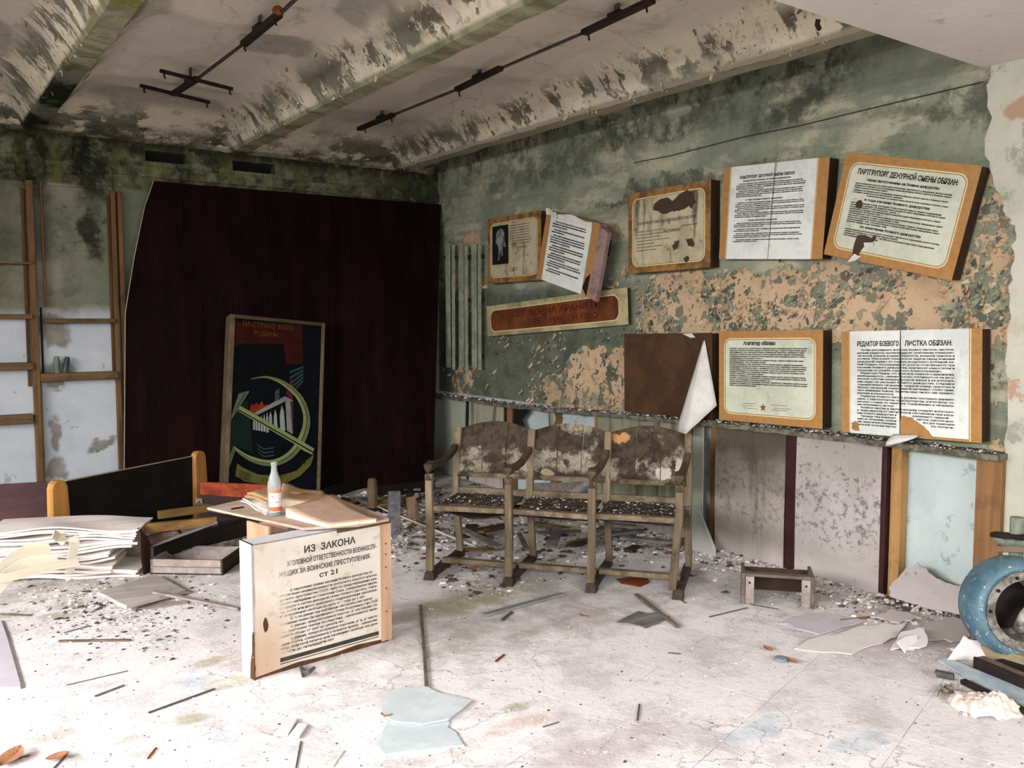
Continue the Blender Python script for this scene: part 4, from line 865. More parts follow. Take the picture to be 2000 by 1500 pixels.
for i in range(3):
    x0, x1 = SX[i]+.03, SX[i+1]+.01
    # back boards, three to a seat, with an arched top edge
    def arch(t): return .825+.045*math.sin(math.pi*t)
    for k in range(3):
        t0, t1 = k/3+.006, (k+1)/3-.006; ny = 8
        def fn(uu, vv, t0=t0, t1=t1):
            tt = t0+(t1-t0)*uu; xx = x0+(x1-x0)*tt; zz = .535+(arch(tt)-.535)*vv
            return B(xx, .395+.11*vv**1.3+.03*math.sin(math.pi*tt)*(1-.3*vv)+.006*math.sin(vv*7+k+i), zz)
        MB().sheet(fn, 5, ny, .014).build('back_board', M_BACK, ben)
    MB().bar(B(x0-.01, .425, .545), B(x1+.01, .425, .545), .022, .03).build('back_rail', M_BX, ben, bev=.003)
    sag = (.006, 0, 0)[i]
    MB().bar(B(x0-.02 if i else x0-.01, .004, .425-sag), B(x1-(.035 if i == 0 else .012), .0, .425+(0, -.006, 0)[i]), .05, .03).build('seat_front_rail', M_BX, ben, bev=.004)
    MB().bar(B(x0-.01, .41, .45), B(x1, .41, .45), .03, .035).build('seat_rear_rail', M_BX, ben, bev=.004)
    MB().bar(B(x0-.01, .16, .385), B(x1, .16, .375), .03, .04).build('seat_bearer', M_BD, ben)
    nb = 4; gaps = (.05, .14, .235, .32, .395) if i != 0 else (.075, .16, .24, .32, .395)
    for k in range(nb):
        y0_, y1_ = gaps[k]+.004, gaps[k+1]-.003; sh = rnd.uniform(-.008, .008)
        if i == 1 and k == 0: continue
        MB().hexa([B(x0, y0_, .418), B(x1-.02, y0_+sh, .418), B(x1-.02, y1_+sh, .42), B(x0, y1_, .42)], [B(x0, y0_, .431), B(x1-.02, y0_+sh, .433), B(x1-.02, y1_+sh, .433), B(x0, y1_, .431)]).build('seat_board', M_BD, ben, bev=.002)
    if i == 1:
        for a, b in ((0, .17), (.18, .29), (.30, .40)): MB().hexa([B(x0+a, .05, .416), B(x0+b, .052, .414), B(x0+b, .137, .418), B(x0+a, .135, .418)], [B(x0+a, .05, .428), B(x0+b, .052, .426), B(x0+b, .137, .430), B(x0+a, .135, .430)]).build('seat_board', M_BD, ben, bev=.002)
    # sagging veneer under the seat
    MB().sheet(lambda uu, vv: B(x0+.01+(x1-x0-.03)*uu, .05+.3*vv, .402-.045*math.sin(math.pi*uu)*(1-.6*vv)*(1, .5, .35)[i]-.012*vv), 10, 4, .005).build('seat_underside', M_BD, ben)
    MB().bar(B(SX[i]+.015, .165, .07), B(SX[i+1]-.0, .155, .07), .045, .03).build('stretcher', M_BX, ben, bev=.004)

# ------------------------------------------------------------------ boxed law notice on the floor and the low table behind it
s0, s1 = V((1.167, 3.527, 0)), V((1.846, 3.607, 0)); su = (s1-s0).normalized(); sw = (s1-s0).length; sh_ = .574; sv = V((0, 0, 1)); sb = V((-su.y, su.x, 0))
fs = Fr(s0, su, sv); fs.n = -sb; dp = .115
sta = thing('law_notice_box', s0+su*sw/2+sb*dp/2, 'box notice board with a long law text standing on the floor', 'notice board')
M_BOXW = mat_paper('white_painted_box', '#d6d2d6', '#c4bfc4', .25, '#8b8488'); M_PLY = wood('pinkish_plywood', '#b8957a', '#a07d62', '#c8aa90', 2, .12); M_PLYX = wood('pale_plywood_top', '#c0aa9b', '#ab9283', '#cfbcae', 0, .1)
def mat_law():
    t = NT('aged_law_sheet'); n = t.noise(3, 6, .7, t.obj); n2 = t.noise(14, 6, .7, t.obj); X, Y, Z = t.xyz(t.obj); px_ = t.xyz()
    col = t.mix(t.sm(n, .35, .65), '#cdc4bb', '#c2b9ac'); left = t.sm(px_[0], 1.42, 1.22); col = t.mix(t.mul(left, t.sm(n, .3, .6)), col, '#c0b3a2'); col = t.mix(t.mul(left, t.sm(px_[2], .35, .1)), col, '#ae957f')
    col = t.mix(t.mul(t.sm(n2, .56, .66), .35), col, '#857a62'); return t.out(col, .8, t.bump(n2, .2, .004), .3)
M_LAW = mat_law()
edge = [(0.004, .0), (.012, .03), (0, .05), (.008, .09), (-.0, .12), (.004, .17), (0, sh_)]
slab(fs, edge[::-1][:1]+[(0, sh_)][:0]+[(sw, sh_), (sw, .01), (sw*.8, .022), (sw*.6, .012), (sw*.4, .02), (sw*.25, .008), (.03, .0)][::-1][:0]+[(0, sh_), (0.0, .19), (.006, .15), (-.002, .10), (.008, .05), (.0, .012), (.05, .016), (.2, .028), (.35, .02), (.5, .03), (.62, .022), (sw, .026), (sw, sh_)], -.006, 0).build('front_panel', M_LAW, sta)
slab(fs, rect(sw-.058, .012, sw, sh_-.012), 0, .004).build('right_strip', M_PLY, sta, bev=.001)
slab(fs, rect(.004, sh_-.004, sw, sh_), -dp, 0).build('top_edge', M_BOXW, sta)
slab(fs, rect(.40, sh_-.014, sw-.001, sh_+.002), -.003, .003).build('dark_top_strip', plain('dark_brown_strip', '#54432f', '#3b2e20', 14, .8), sta)
slab(fs, rect(.0, .002, sw, .04), -.014, -.006).build('bottom_batten', M_STUDB, sta)
MB().prism([s0-su*.0015+sb*a+V((0, 0, z)) for a, z in ((-.004, .212), (.010, .195), (.013, .12), (.030, .07), (.036, .0), (-.006, 0), (-.003, .1))], su*.004).build('dark_gap_sliver', M_STUDB, sta)  # dark sliver added to stand for the shade in the broken gap
# left side: painted board whose front lower corner is broken away
pl = [(0, sh_), (0, .205), (.012, .19), (.014, .12), (.03, .07), (.034, .0), (dp, 0), (dp, sh_)]
m = MB(); b = [s0+sb*a+V((0, 0, z)) for a, z in pl]; m.prism(b, su*.012); m.build('side_panel', M_BOXW, sta)
m = MB(); m.box((0, 0, 0), (1, 1, 1)); m = MB(); m.prism([s0+su*.012+sb*.012+V((0, 0, z)) for z in (0,)]+[s0+su*.03+sb*.02, s0+su*.03+sb*.02+V((0, 0, .2)), s0+su*.014+sb*.012+V((0, 0, .2))], sb*.012); m.build('split_batten', M_STUDB, sta)
m = MB(); m.prism([s1+sb*.004, s1+sb*dp, s1+sb*dp+V((0, 0, sh_-.005)), s1+sb*.004+V((0, 0, sh_-.005))], su*-.012); m.build('side_panel', M_PLY, sta)
m = MB(); m.prism([s0+sb*(dp-.008), s1+sb*(dp-.008), s1+sb*(dp-.008)+V((0, 0, sh_-.01)), s0+sb*(dp-.008)+V((0, 0, sh_-.01))], sb*.006); m.build('back_panel', M_DARKWOOD, sta)
rows = [('ИЗ  ЗАКОНА', .367, sh_-.075, .031, .255, 'C')]
def mat_fade():
    t = NT('rubbed_black_print'); p = t.xyz(); n = t.noise(30, 5, .7); k = t.m_('ADD', p[0], t.mul(n, .30)); col = t.mix(t.sm(k, 1.43, 1.52), '#b5a892', '#1b1917'); col = t.mix(t.mul(t.sm(n, .56, .66), .5), col, '#6f675b'); return t.out(col, .8)
L = [('уголовной ответственности военнослу-'.upper(), .20, .435, .0215, .135), ('жащих за воинские преступления.'.upper(), .15, .435, .0215, .172)]
M_FADE = mat_fade()
rows.append(('УГОЛОВНОЙ ОТВЕТСТВЕННОСТИ ВОЕННОСЛУ-', .157, sh_-.118, .0215, .448, 'L')); rows.append(('ЖАЩИХ ЗА ВОИНСКИЕ ПРЕСТУПЛЕНИЯ.', .118, sh_-.158, .0215, .455, 'L')); rows.append(('ст 21', .355, sh_-.195, .023, .09, 'C'))
LT = ['   а) нарушение правил несения боевого дежурства по', 'обеспечению неприкосновенности сухопутного, морского или воз-', 'душного пространства СССР, либо по предотвращению вне-', 'запного нападения на Советский Союз, совершенное лицом,', 'входящим в состав дежурной смены боевого расчета, экипа-',
      'жа, поста или иного дежурного подразделения, наказыва-', 'ется лишением свободы на срок от 1 года до 5 лет', '   б) то же деяние при смягчающих обстоятельствах влечет', 'применение правил Дисциплинарного Устава Вооруженных Сил СССР', '   в) деяние, предусмотренное пунктом „а“ настоящей ста-',
      'тьи, повлекшее тяжкие последствия, - наказывается лише-', 'нием свободы от трех до десяти лет', '   г) деяния, предусмотренные пунктами „а“ и „в“ насто-', 'ящей статьи, совершенные в военное время, - наказыва-', 'ются смертной казнью или лишением свободы на срок', 'от пяти до пятнадцати лет']
for k, s in enumerate(LT):
    ind = .05 if s.startswith('   ') else 0; wd = (.49-ind)*(.94 if k in (0, 7) else 1)
    if k == 6: wd = .42
    if k == 11: wd = .31
    if k == 15: wd = .26
    rows.append((s.strip(), .118+ind, sh_-.228-k*.0176, .0112, wd, 'L'))
lettering(sta, fs, rows, M_FADE, .0012, bold=.022)
slab(fs, rect(.118, .048, .612, .066), .0006, .0012).build('print_bar', M_INK2, sta); slab(fs, rect(.118, .038, .612, .0415), .0006, .0012).build('print_bar', M_INK2, sta)
slab(fs, blobpoly(.055, .225, .011, .030, 6, 14, .25), .0006, .0012).build('worn_hole', M_BROWN, sta)
for z in (.42, .36, .26, .15, .47): MB().lathe([(0, .003), (.003, .003), (.004, 0)], fs.p(sw-.03, z, .004), fs.n, 8).build('nail_head', M_RKD, sta)

tz = .594
tab = thing('low_table', fz(600, 1000, 0), 'low plywood table top with a corner sticking out behind the law notice', 'table')
tp = [fz(x, y, tz) for x, y in ((404, 991), (592, 1031), (700, 1024), (760, 1013), (752, 1006), (640, 966), (575, 952))]
MB().prism([p-V((0, 0, .012)) for p in tp], (0, 0, .012)).build('table_top', M_PLYX, tab, bev=.002)
def legp(p, q, th):
    p, q = V((p.x, p.y, 0)), V((q.x, q.y, 0)); d = (q-p).normalized(); nn = V((-d.y, d.x, 0))*th; return MB().hexa([p, q, q+nn, p+nn], [a+V((0, 0, tz-.012)) for a in (p, q, q+nn, p+nn)])
legp(fz(481, 1012, tz), fz(524, 1024, tz), .014).build('side_panel', M_PLY, tab, bev=.002)
a = fz(505, 1016, tz); MB().prism([V((a.x, a.y, tz-.2)), V((a.x, a.y, tz-.013)), V((a.x+.15, a.y-.05, tz-.013))], (.008, .012, 0)).build('brace', M_PLY, tab)

# bottle
pb = fz(537, 1006, tz)
bo = thing('bottle', (pb.x, pb.y, tz), 'clear glass bottle with orange and white label standing on the low table', 'bottle')
t = NT('bottle_glass'); M_GLASS = t.out('#e9efee', .16, None, .5, 0, trans=.8, ior=1.2); 
prof = [(0, .001), (.029, .001), (.0315, .006), (.0315, .14), (.030, .155), (.021, .185), (.0145, .205), (.0125, .232), (.0125, .236), (.0145, .238), (.0145, .25), (.011, .25), (.010, .236), (.0115, .205), (.018, .183), (.027, .153), (.0285, .14), (.0285, .008), (0, .006)]
MB().lathe(prof, (pb.x, pb.y, tz), n=28).build('glass_body', M_GLASS, bo, smooth=True)
t = NT('bottle_label'); Z = t.xyz()[2]; n = t.noise(60, 5, .7); col = t.mix(t.mul(t.sm(Z, tz+.107, tz+.109), 1.), '#cfd3d0', '#cf7f62'); col = t.mix(t.mul(t.sm(Z, tz+.045, tz+.043), t.sm(Z, tz+.022, tz+.024)), col, '#c9684a')
col = t.mix(t.mul(t.sm(n, .56, .6), t.sm(Z, tz+.05, tz+.055), t.sm(Z, tz+.1, tz+.095)), col, '#b7735e'); M_LAB = t.out(col, .7)
m = MB(); n_ = 20; vs = []
for zz in (.02, .125):
    for k in range(n_+1): a = R_(180+20+200*k/n_); vs.append((pb.x+.0322*math.cos(a), pb.y+.0322*math.sin(a), tz+zz))
m.add(vs, [(k, k+1, n_+2+k, n_+1+k) for k in range(n_)]); m.build('label', M_LAB, bo, smooth=True)

# old books and papers on the table
M_CARD = plain('pinkish_card_cover', '#b79884', '#a58571', 9, .85, .7); M_PAGE = plain('yellowed_pages', '#d6c8b2', '#bdae97', 40, .9, .7); M_CARD2 = plain('tan_card_cover', '#b08f6c', '#9a7957', 9, .85, .7); M_CRUM = plain('crumpled_white_paper', '#ded8d0', '#c7bfb6', 20, .9, .6, bump=.5)
def book(name, corners, zt, hump, th, label, cover=M_CARD, lift=0.):
    c = [fz(x, y, zt) for x, y in corners]     # near left, near right, far right, far left
    o = thing(name, (c[0]+c[2])/2+V((0, 0, tz-zt)), label, 'book')
    def P_(u, v, dz): 
        p = c[0].lerp(c[1], u).lerp(c[3].lerp(c[2], u), v); p.z = tz+th*(1-.35*u)+hump*math.exp(-((u-.08)/.25)**2)*(.5+.5*v)+lift*max(0, u-.6)**2+dz; return p
    MB().sheet(lambda u, v: P_(u, v, 0), 14, 8, .003).build('cover', cover, o, smooth=True)
    m = MB(); nu = 14
    ring_ = [(i/nu, 0) for i in range(nu+1)]+[(1, j/8) for j in range(1, 9)]+[(1-i/nu, 1) for i in range(1, nu+1)]+[(0, 1-j/8) for j in range(1, 8)]
    def ins(u, v): return (.012+.976*u, .012+.976*v)
    topv = [P_(*ins(u, v), -.003) for u, v in ring_]; botv = [V((p.x, p.y, tz+.002)) for p in topv]; n = len(ring_)
    m.add(topv+botv, [(i, n+i, n+(i+1) % n, (i+1) % n) for i in range(n)]); m.build('pages', M_PAGE, o)
    return o
book('book', [(556, 1003), (640, 1024), (737, 1013), (648, 978)], tz+.02, .022, .034, 'pinkish open book lying flat at the front edge of the low table')
book('book', [(545, 990), (640, 979), (630, 959), (552, 962)], tz+.035, .028, .06, 'tan soft-covered book lying behind the bottle', M_CARD2)
o = thing('paper_pile', fz(505, 985, tz), 'crumpled pile of yellowed papers beside the bottle on the low table', 'papers')
for k, (cr, z0_, mt) in enumerate((([(470, 978), (520, 1003), (552, 990), (505, 965)], .008, M_CRUM), ([(474, 974), (523, 996), (560, 984), (500, 960)], .022, M_CRUM), ([(478, 966), (520, 984), (566, 975), (530, 952), ], .045, M_CARD2), ([(482, 962), (525, 976), (590, 965), (545, 950)], .055, M_CARD2))):
    c = [fz(x, y, tz+z0_) for x, y in cr]
    MB().sheet(lambda u, v: c[0].lerp(c[1], u).lerp(c[3].lerp(c[2], u), v)+V((0, 0, .008*math.sin(u*6+k)*math.cos(v*5+k)+(.012*u*u if k > 1 else 0))), 10, 8, .006 if k < 2 else .012).build('paper_sheet', mt, o, smooth=k > 1)
m = MB().bar(fz(452, 994, tz+.004), fz(476, 990, tz+.004), .008, .006); tag(m.build('charred_stick', M_BLK), 'short black stick on the projecting corner of the low table', 'stick')
# ------------------------------------------------------------------ lamp tracks under the ceiling
M_TRK = plain('rusty_black_steel', '#1f1814', '#3a281c', 16, .7, .7); M_HNG = plain('grey_hanger', '#5d5c56', '#3f3e3a', 14, .8); M_RUST = plain('orange_rust', '#8a5425', '#5e3718', 20, .9)
zt = 3.09
def trk(name, segs, thin, hang, label, hooks, cross=()):
    p0 = fz(*segs[0][0], zt); th = thing(name, (p0.x, p0.y, zt), label, 'lamp track')
    for a, b in segs: MB().bar(fz(*a, zt), fz(*b, zt), .045, .03).build('channel', M_TRK, th, bev=.004)
    for a, b in thin:
        a, b = fz(*a, zt+.012), fz(*b, zt+.012); n = int((b-a).length/.018); d = (b-a).normalized(); s_ = d.cross(V((0, 0, 1)))
        MB().tube([a, b], .0065, 6).build('rod', M_HNG, th)
        MB().tube([a.lerp(b, k/(n*3))+(s_*math.cos(k*2.1)+V((0, 0, 1))*math.sin(k*2.1))*.0095 for k in range(n*3+1)], .0042, 4).build('coiled_wire', M_TRK, th)
    for x, y in hang:
        p = fz(x, y, zt+.015); top = V((p.x, p.y, min(3.25, cz(p.x, p.y)+.01))); MB().bar(p, top, .035, .012, (1, 0, 0)).build('hanger', M_HNG if y > 0 else M_TRK, th)
        MB().box((p.x-.03, p.y-.05, zt+.012), (p.x+.03, p.y+.05, zt+.04)).build('clamp', M_TRK, th, bev=.003)
    for x, y in hooks:
        p = fz(x, y, zt-.01); MB().tube([p, p+V((0, 0, -.03)), p+V((.006, 0, -.04))], .006, 6).build('hook', M_TRK, th)
    for a, b in cross:
        a, b = fz(*a, zt), fz(*b, zt); c = MB().bar(a, b, .018, .022).build('crossbar', M_TRK, th)
        for q in (a.lerp(b, .05), b.lerp(a, .04)): MB().tube([q, q+V((0, 0, -.035)), q+V((.008, -.006, -.042))], .006, 6).build('hook', M_TRK, c)
    return th
trk('lamp_track', [((338, 184), (386, 153)), ((476, 86), (545, 28)), ((640, -60), (700, -105))], [((386, 153), (476, 86)), ((545, 28), (640, -60))], [(372, 160), (508, 58)], 'rusty lamp track with two crossbars under the middle ceiling pan', [(349, 178), (478, 86), (538, 34)], [((313, 138), (454, 174)), ((274, 167), (409, 200))])
p = fz(543, 22, zt+.02); MB().lathe([(0, -.03), (.022, -.025), (.03, 0), (.022, .025), (0, .03)], p, (.7, .7, .1), 12).build('insulator', M_RUST, bpy.data.objects['lamp_track'], smooth=True)
trk('lamp_track', [((701, 252), (768, 224)), ((892, 175), (978, 133)), ((1140, 64), (1275, 0))], [((768, 224), (892, 175)), ((978, 133), (1140, 64)), ((1275, 0), (1400, -62))], [(746, 232), (936, 153), (1205, 33)], 'rusty lamp track of channel pieces on a coiled rod above the notice wall', [(713, 250), (765, 228), (897, 177), (1150, 64), (1263, 8)])
a = fx(1605, 55, 4.0); m = MB().tube([fz(1598, 38, 2.92), fz(1596, 48, 2.90), fz(1600, 56, 2.89)], .012, 8); tag(m.build('ceiling_hook', M_TRK), 'black bent hook under the rib beside the cross girder', 'hook')

# ------------------------------------------------------------------ bed end, drawer and broken furniture at the left
M_OR = wood('orange_varnished_pine', '#c08c4c', '#a06d34', '#d0a264', 2, .15, rough=.45); M_ORD = wood('red_orange_varnished_board', '#9a3d16', '#6d260d', '#b4582a', 0, .3, '#2b0f06', .4)
M_BLKP = plain('dark_backlit_board', '#100e0c', '#1a1611', 6, .7, .7, spec=.2); M_BLEACH = wood('bleached_plywood', '#e2d9d4', '#d3c8c2', '#f0e8e2', 0, .12, '#8c7c72', fine=.6); M_BLEACH2 = wood('cream_veneer', '#e0d9c6', '#cfc6b0', '#ece6d6', 0, .1, '#7c6c48')
M_PKW = wood('pinkish_grey_board', '#a39690', '#8a7d77', '#b8aca6', 0, .35, '#4b3d3a'); M_GRYW = wood('grey_weathered_plank', '#7f7a78', '#605b59', '#9a9492', 0, .4); M_OCH = wood('ochre_beam', '#7d5f30', '#5e441f', '#96763f', 0, .5)
M_BARK = plain('rough_brown_wood', '#4a3a30', '#6b5849', 14, .9, .7, bump=.6); M_MAR = wood('maroon_board', '#4a1c1f', '#361416', '#5a2a2c', 0, .3, '#1c0c10', .5)
h0 = V((.78, 6.05, 0)); hd = V((.817, .576, 0)); hn = V((.576, -.817, 0)); hl = 1.31
bed = thing('bed_end', h0+hd*hl/2, 'black bed end panel between orange pine posts, behind the bleached plywood', 'bed')
def pane_(a, b, z0, z1a, z1b, th): p = h0+hd*a; q = h0+hd*b; return MB().hexa([p, q, q-hn*th, p-hn*th], [p+V((0, 0, z1a)), q+V((0, 0, z1b)), q-hn*th+V((0, 0, z1b)), p-hn*th+V((0, 0, z1a))])
pane_(.09, hl-.02, 0, .485, .47, .022).build('panel', M_BLKP, bed)  # backlit shade of the panel put into its black colour
p = h0+hd*.09+V((0, 0, .486)); q = h0+hd*(hl-.02)+V((0, 0, .471)); MB().bar(p-hn*.011, q-hn*.011, .022, .004).build('dusty_top_edge', M_EDGE, bed)
for a in (-.055, hl-.06):
    f = Fr(h0+hd*a+hn*.03, hd, (0, 0, 1)); f.n = hn
    slab(f, [(-.005, 0), (.14, 0), (.135, .30), (.125, .46), (.11, .49), (.08, .505), (.04, .505), (.015, .49), (.003, .46)], -.05, 0).build('post', M_OR, bed, bev=.006)
# red-orange side board with a hinge plate
f0, f1 = fy(390, 943, 6.25), fy(492, 949, 6.0); u = (f1-f0); u.z = 0; f = Fr(f0-V((0, 0, .22)), u, (0, 0, 1)); L_ = u.length; f.n = V((u.y, -u.x, 0)).normalized()
brd = thing('varnished_board', f.p(L_/2, -f.o.z, 0), 'red-orange varnished board with a dark lower half behind the paper pile', 'board')
slab(f, [(0, .135), (L_+.15, .11), (L_+.15, .215), (0, .225)], -.02, 0).build('upper_board', M_ORD, brd, bev=.003); slab(f, [(0, -f.o.z), (L_+.15, -f.o.z), (L_+.15, .11), (0, .135)], -.02, -.004).build('lower_board', plain('dark_red_brown_board', '#2d120b', '#1b0a06', 6, .6), brd)
slab(f, rect(-.03, .02, .02, .11), .0, .008).build('hinge_plate', plain('dull_brass', '#7f735c', '#5c5240', 12, .5, metal=.4), brd, bev=.002)
for z in (.045, .085): MB().lathe([(0, .002), (.007, .002), (.007, 0)], f.p(-.005, z, .008), f.n, 8).build('screw', M_BLK, brd)
MB().prism([fz(385, 981, .22), fz(447, 992, .22), fz(440, 999, .22), fz(378, 990, .22)], (0, 0, -.02)).build('ledge_strip', M_GRYW, brd)
# maroon board leaning at far left
a, b = fy(-60, 950, 6.75), fy(92, 941, 6.65); m = MB().prism([a, b, V((b.x, b.y-.12, 0)), V((a.x, a.y-.12, 0))], (0, .02, 0)); tag(m.build('maroon_board', M_MAR), 'dull maroon board leaning low at the far left beside the bed end post', 'board')
# bleached, delaminating plywood stack
c0, c1 = V((.40, 5.74, 0)), V((1.14, 5.385, 0)); cu = (c1-c0).normalized(); cb = V((-cu.y, cu.x, 0)); cl = (c1-c0).length
stk = thing('plywood_stack', (c0+c1)/2+cb*.15, 'stack of bleached warped plywood sheets coming apart at the left', 'plywood')
r = random.Random(21); z = .0
lay = []
for h_, x0, x1, o_, dp_ in ((.05, .06, .80, -.02, .32), (.05, .02, .68, -.035, .32), (.05, .0, .66, -.01, .3), (.055, -.03, .78, 0, .3), (.045, -.02, .77, .012, .3), (.04, -.05, .79, .0, .34)):
    for q in range(3): lay.append((h_/3, x0+r.uniform(-.02, .03), x1+r.uniform(-.03, .015), o_+r.uniform(-.012, .012), dp_))
for k, (h_, x0, x1, o_, dp_) in enumerate(lay):
    def fn(uu, vv, z=z, h_=h_, x0=x0, x1=x1, o_=o_, dp_=dp_, k=k):
        p = c0+cu*(x0+(x1-x0)*uu)+cb*(o_+dp_*vv); g_ = k//3; p.z = max(.006, z+h_-.002+.012*math.sin(uu*4+g_*1.3)+.008*math.sin(uu*9+vv*4+g_*2)*(1-.5*vv)+.003*math.sin(uu*7+k*2.1)); return p
    MB().sheet(fn, 16, 5, max(.004, h_-.0045)).build('plywood_sheet', M_BLEACH, stk); z += h_
for k, pts in enumerate(([(-20, 1122, .02), (0, 1098, .1), (25, 1076, .16), (60, 1062, .19), (95, 1060, .19)], [(-15, 1140, .0), (10, 1112, .07), (40, 1092, .11), (75, 1083, .125), (110, 1082, .125)], [(-20, 1125, .0), (20, 1118, .04), (60, 1108, .07), (100, 1098, .09), (150, 1090, .09)])):
    P_ = [fy(x, y, 5.42-.05*k) for x, y, zz in pts]
    def fn(uu, vv, P_=P_):
        k_ = uu*(len(P_)-1); i = min(int(k_), len(P_)-2); t_ = k_-i; a0 = P_[max(i-1, 0)]; a1, a2 = P_[i], P_[i+1]; a3 = P_[min(i+2, len(P_)-1)]
        p = .5*((2*a1)+(a2-a0)*t_+(2*a0-5*a1+4*a2-a3)*t_*t_+(3*a1-a0-3*a2+a3)*t_**3); return p+V((.02*vv, .02*vv, -.085*vv if k < 2 else -.05*vv))
    MB().sheet(fn, 18, 3, .004).build('curled_veneer', M_BLEACH2, stk, smooth=False)
P_ = [fy(139, 1050, 5.44), fy(146, 1060, 5.43), fy(140, 1090, 5.42), fy(136, 1120, 5.42)]
MB().path(P_, [.06, .055, .05, .05], .006, up=(.3, -.9, .2)).build('hanging_strip', M_BLEACH2, stk)
MB().path([fz(104, 1043, .29), fz(115, 1050, .25), fz(128, 1060, .22)], .05, .005, up=(.3, -.9, .2)).build('hanging_strip', M_BLEACH2, stk)
m = MB().box((0, 0, 0), (.09, .05, .03)); m.v = [p+fz(104, 1127, 0) for p in m.v]; tag(m.build('orange_block', wood('orange_block_wood', '#c07a52', '#a5643f', None, 0, .2), bev=.004), 'small orange wooden block at the foot of the plywood stack', 'block')
# drawer
d0, d1 = V((1.18, 5.39, 0)), V((1.52, 5.12, 0)); du = (d1-d0).normalized(); db = V((-du.y, du.x, 0)); dl = (d1-d0).length
drw = thing('drawer', (d0+d1)/2+db*.15, 'open pinkish-grey drawer with dovetailed corner, between plywood and law notice', 'drawer')
fd = Fr(d0, du, (0, 0, 1)); fd.n = -db
for z0, z1 in ((.004, .046), (.049, .092)): slab(fd, rect(.0, z0, dl, z1), -.014, 0).build('front_board', M_PKW, drw, bev=.002)
for k in range(5): slab(fd, rect(dl-.012, .008+k*.017, dl+.001, .016+k*.017), -.012, .001).build('dovetail', M_DARKWOOD, drw)
MB().hexa([d1, d1+db*.32, d1+db*.32-du*.012, d1-du*.012], [p+V((0, 0, .092)) for p in (d1, d1+db*.32, d1+db*.32-du*.012, d1-du*.012)]).build('side_board', M_DARKWOOD, drw)
MB().hexa([d0, d0+du*.012, d0+du*.012+db*.32, d0+db*.32], [p+V((0, 0, .092)) for p in (d0, d0+du*.012, d0+du*.012+db*.32, d0+db*.32)]).build('side_board', M_PKW, drw)
MB().hexa([d0+db*.30, d1+db*.30, d1+db*.32, d0+db*.32], [p+V((0, 0, .095)) for p in (d0+db*.30, d1+db*.30, d1+db*.32, d0+db*.32)]).build('back_board', M_PKW, drw)
MB().hexa([d0, d1, d1+db*.31, d0+db*.31], [p+V((0, 0, .012)) for p in (d0, d1, d1+db*.31, d0+db*.31)]).build('bottom', M_BLKP, drw)
def loose(name, m, mat, label, cat, group=None, bev=.003): o = m.build(name, mat, bev=bev); tag(o, label, cat, group); return o
# beams and boards of the broken piece behind the drawer
m = MB(); m.bar(fz(283, 1032, .25), fz(425, 1018, .27), .04, .055); loose('ochre_beam', m, M_OCH, 'ochre stained beam lying from the plywood stack towards the table corner', 'beam')
m = MB(); m.bar(fz(308, 1006, .25), fz(405, 993, .26), .035, .05); loose('ochre_beam', m, M_OCH, 'shorter ochre beam against the foot of the black bed end', 'beam')
m = MB(); m.prism([fz(300, 1065, .16), fz(424, 1020, .27), fz(482, 1010, .28), fz(486, 1046, .12), fz(420, 1062, .06), fz(300, 1092, .05)], (.006, .018, .004)); loose('tilted_board', m, plain('dark_brown_panel', '#2a211b', '#1b1511', 7, .8), 'dark brown panel tilted between the ochre beam and the drawer', 'board', bev=0)
m = MB(); m.prism([fz(298, 1064, .165), fz(424, 1019, .275), fz(426, 1022, .27), fz(300, 1068, .16)], (.004, .02, .0)); loose('pale_lath', m, M_GRYW, 'thin pale lath along the top edge of the tilted dark panel', 'lath', bev=0)
m = MB().tube([fz(280, 1058, .17), fz(310, 1052, .18), fz(338, 1046, .19), fz(349, 1036, .22)], [.03, .036, .04, .034], 9); loose('rough_branch', m, M_BARK, 'rough brown broken timber lying in front of the ochre beam', 'timber')
m = MB().prism([fz(268, 1032, .28), fz(274, 1042, .26), fz(276, 1095, .1), fz(280, 1124, .0), fz(290, 1120, .0), fz(288, 1060, .18)], (.02, .02, 0)); loose('split_board', m, M_DARKWOOD, 'dark split board upright at the end of the plywood stack', 'board', bev=0)

# ------------------------------------------------------------------ things lying on the floor
def shard(name, px, th, mat, label, cat, z=.004, jag=0., seed=1, group=None, zs=None):
    if jag: px = ragged(px, jag, seed, 3)
    m = MB(); top = [fz(x, y, (zs[i] if zs and not jag else z)+th) for i, (x, y) in enumerate(px)]
    m.prism([p-V((0, 0, th)) for p in top], (0, 0, th)); return loose(name, m, mat, label, cat, group, bev=0)
def stick(name, p, q, w, h, mat, label, cat, z=.004, z2=None, group=None):
    a = fz(*p, z+h/2); b = fz(*q, (z if z2 is None else z2)+h/2); return loose(name, MB().bar(a, b, w, h), mat, label, cat, group, bev=min(.003, h/5))
M_GLS = plain('dusty_blue_glass', '#b9c4c8', '#ccd2d4', 6, .5, .9, spec=.5); M_TILE = plain('white_tile_back', '#d6d0ce', '#c6bebd', 9, .8); M_METL = plain('grey_metal_strip', '#8b908f', '#6d706e', 14, .5, .6, metal=.3)
M_LATH = wood('grey_brown_lath', '#6e6258', '#54493f', '#887b6e', 0, .4); M_LBLUE = plain('pale_blue_paint', '#97a9b5', '#b9c0c2', 9, .7, .8); M_LINO = plain('lilac_grey_lino', '#bdb5bd', '#aaa2aa', 7, .8)
M_RSTW = wood('rust_red_splinter', '#7a3415', '#5a220c', '#93522a', 0, .3); M_SLATEK = plain('dark_slate_chip', '#4b4a48', '#35332f', 12, .8)
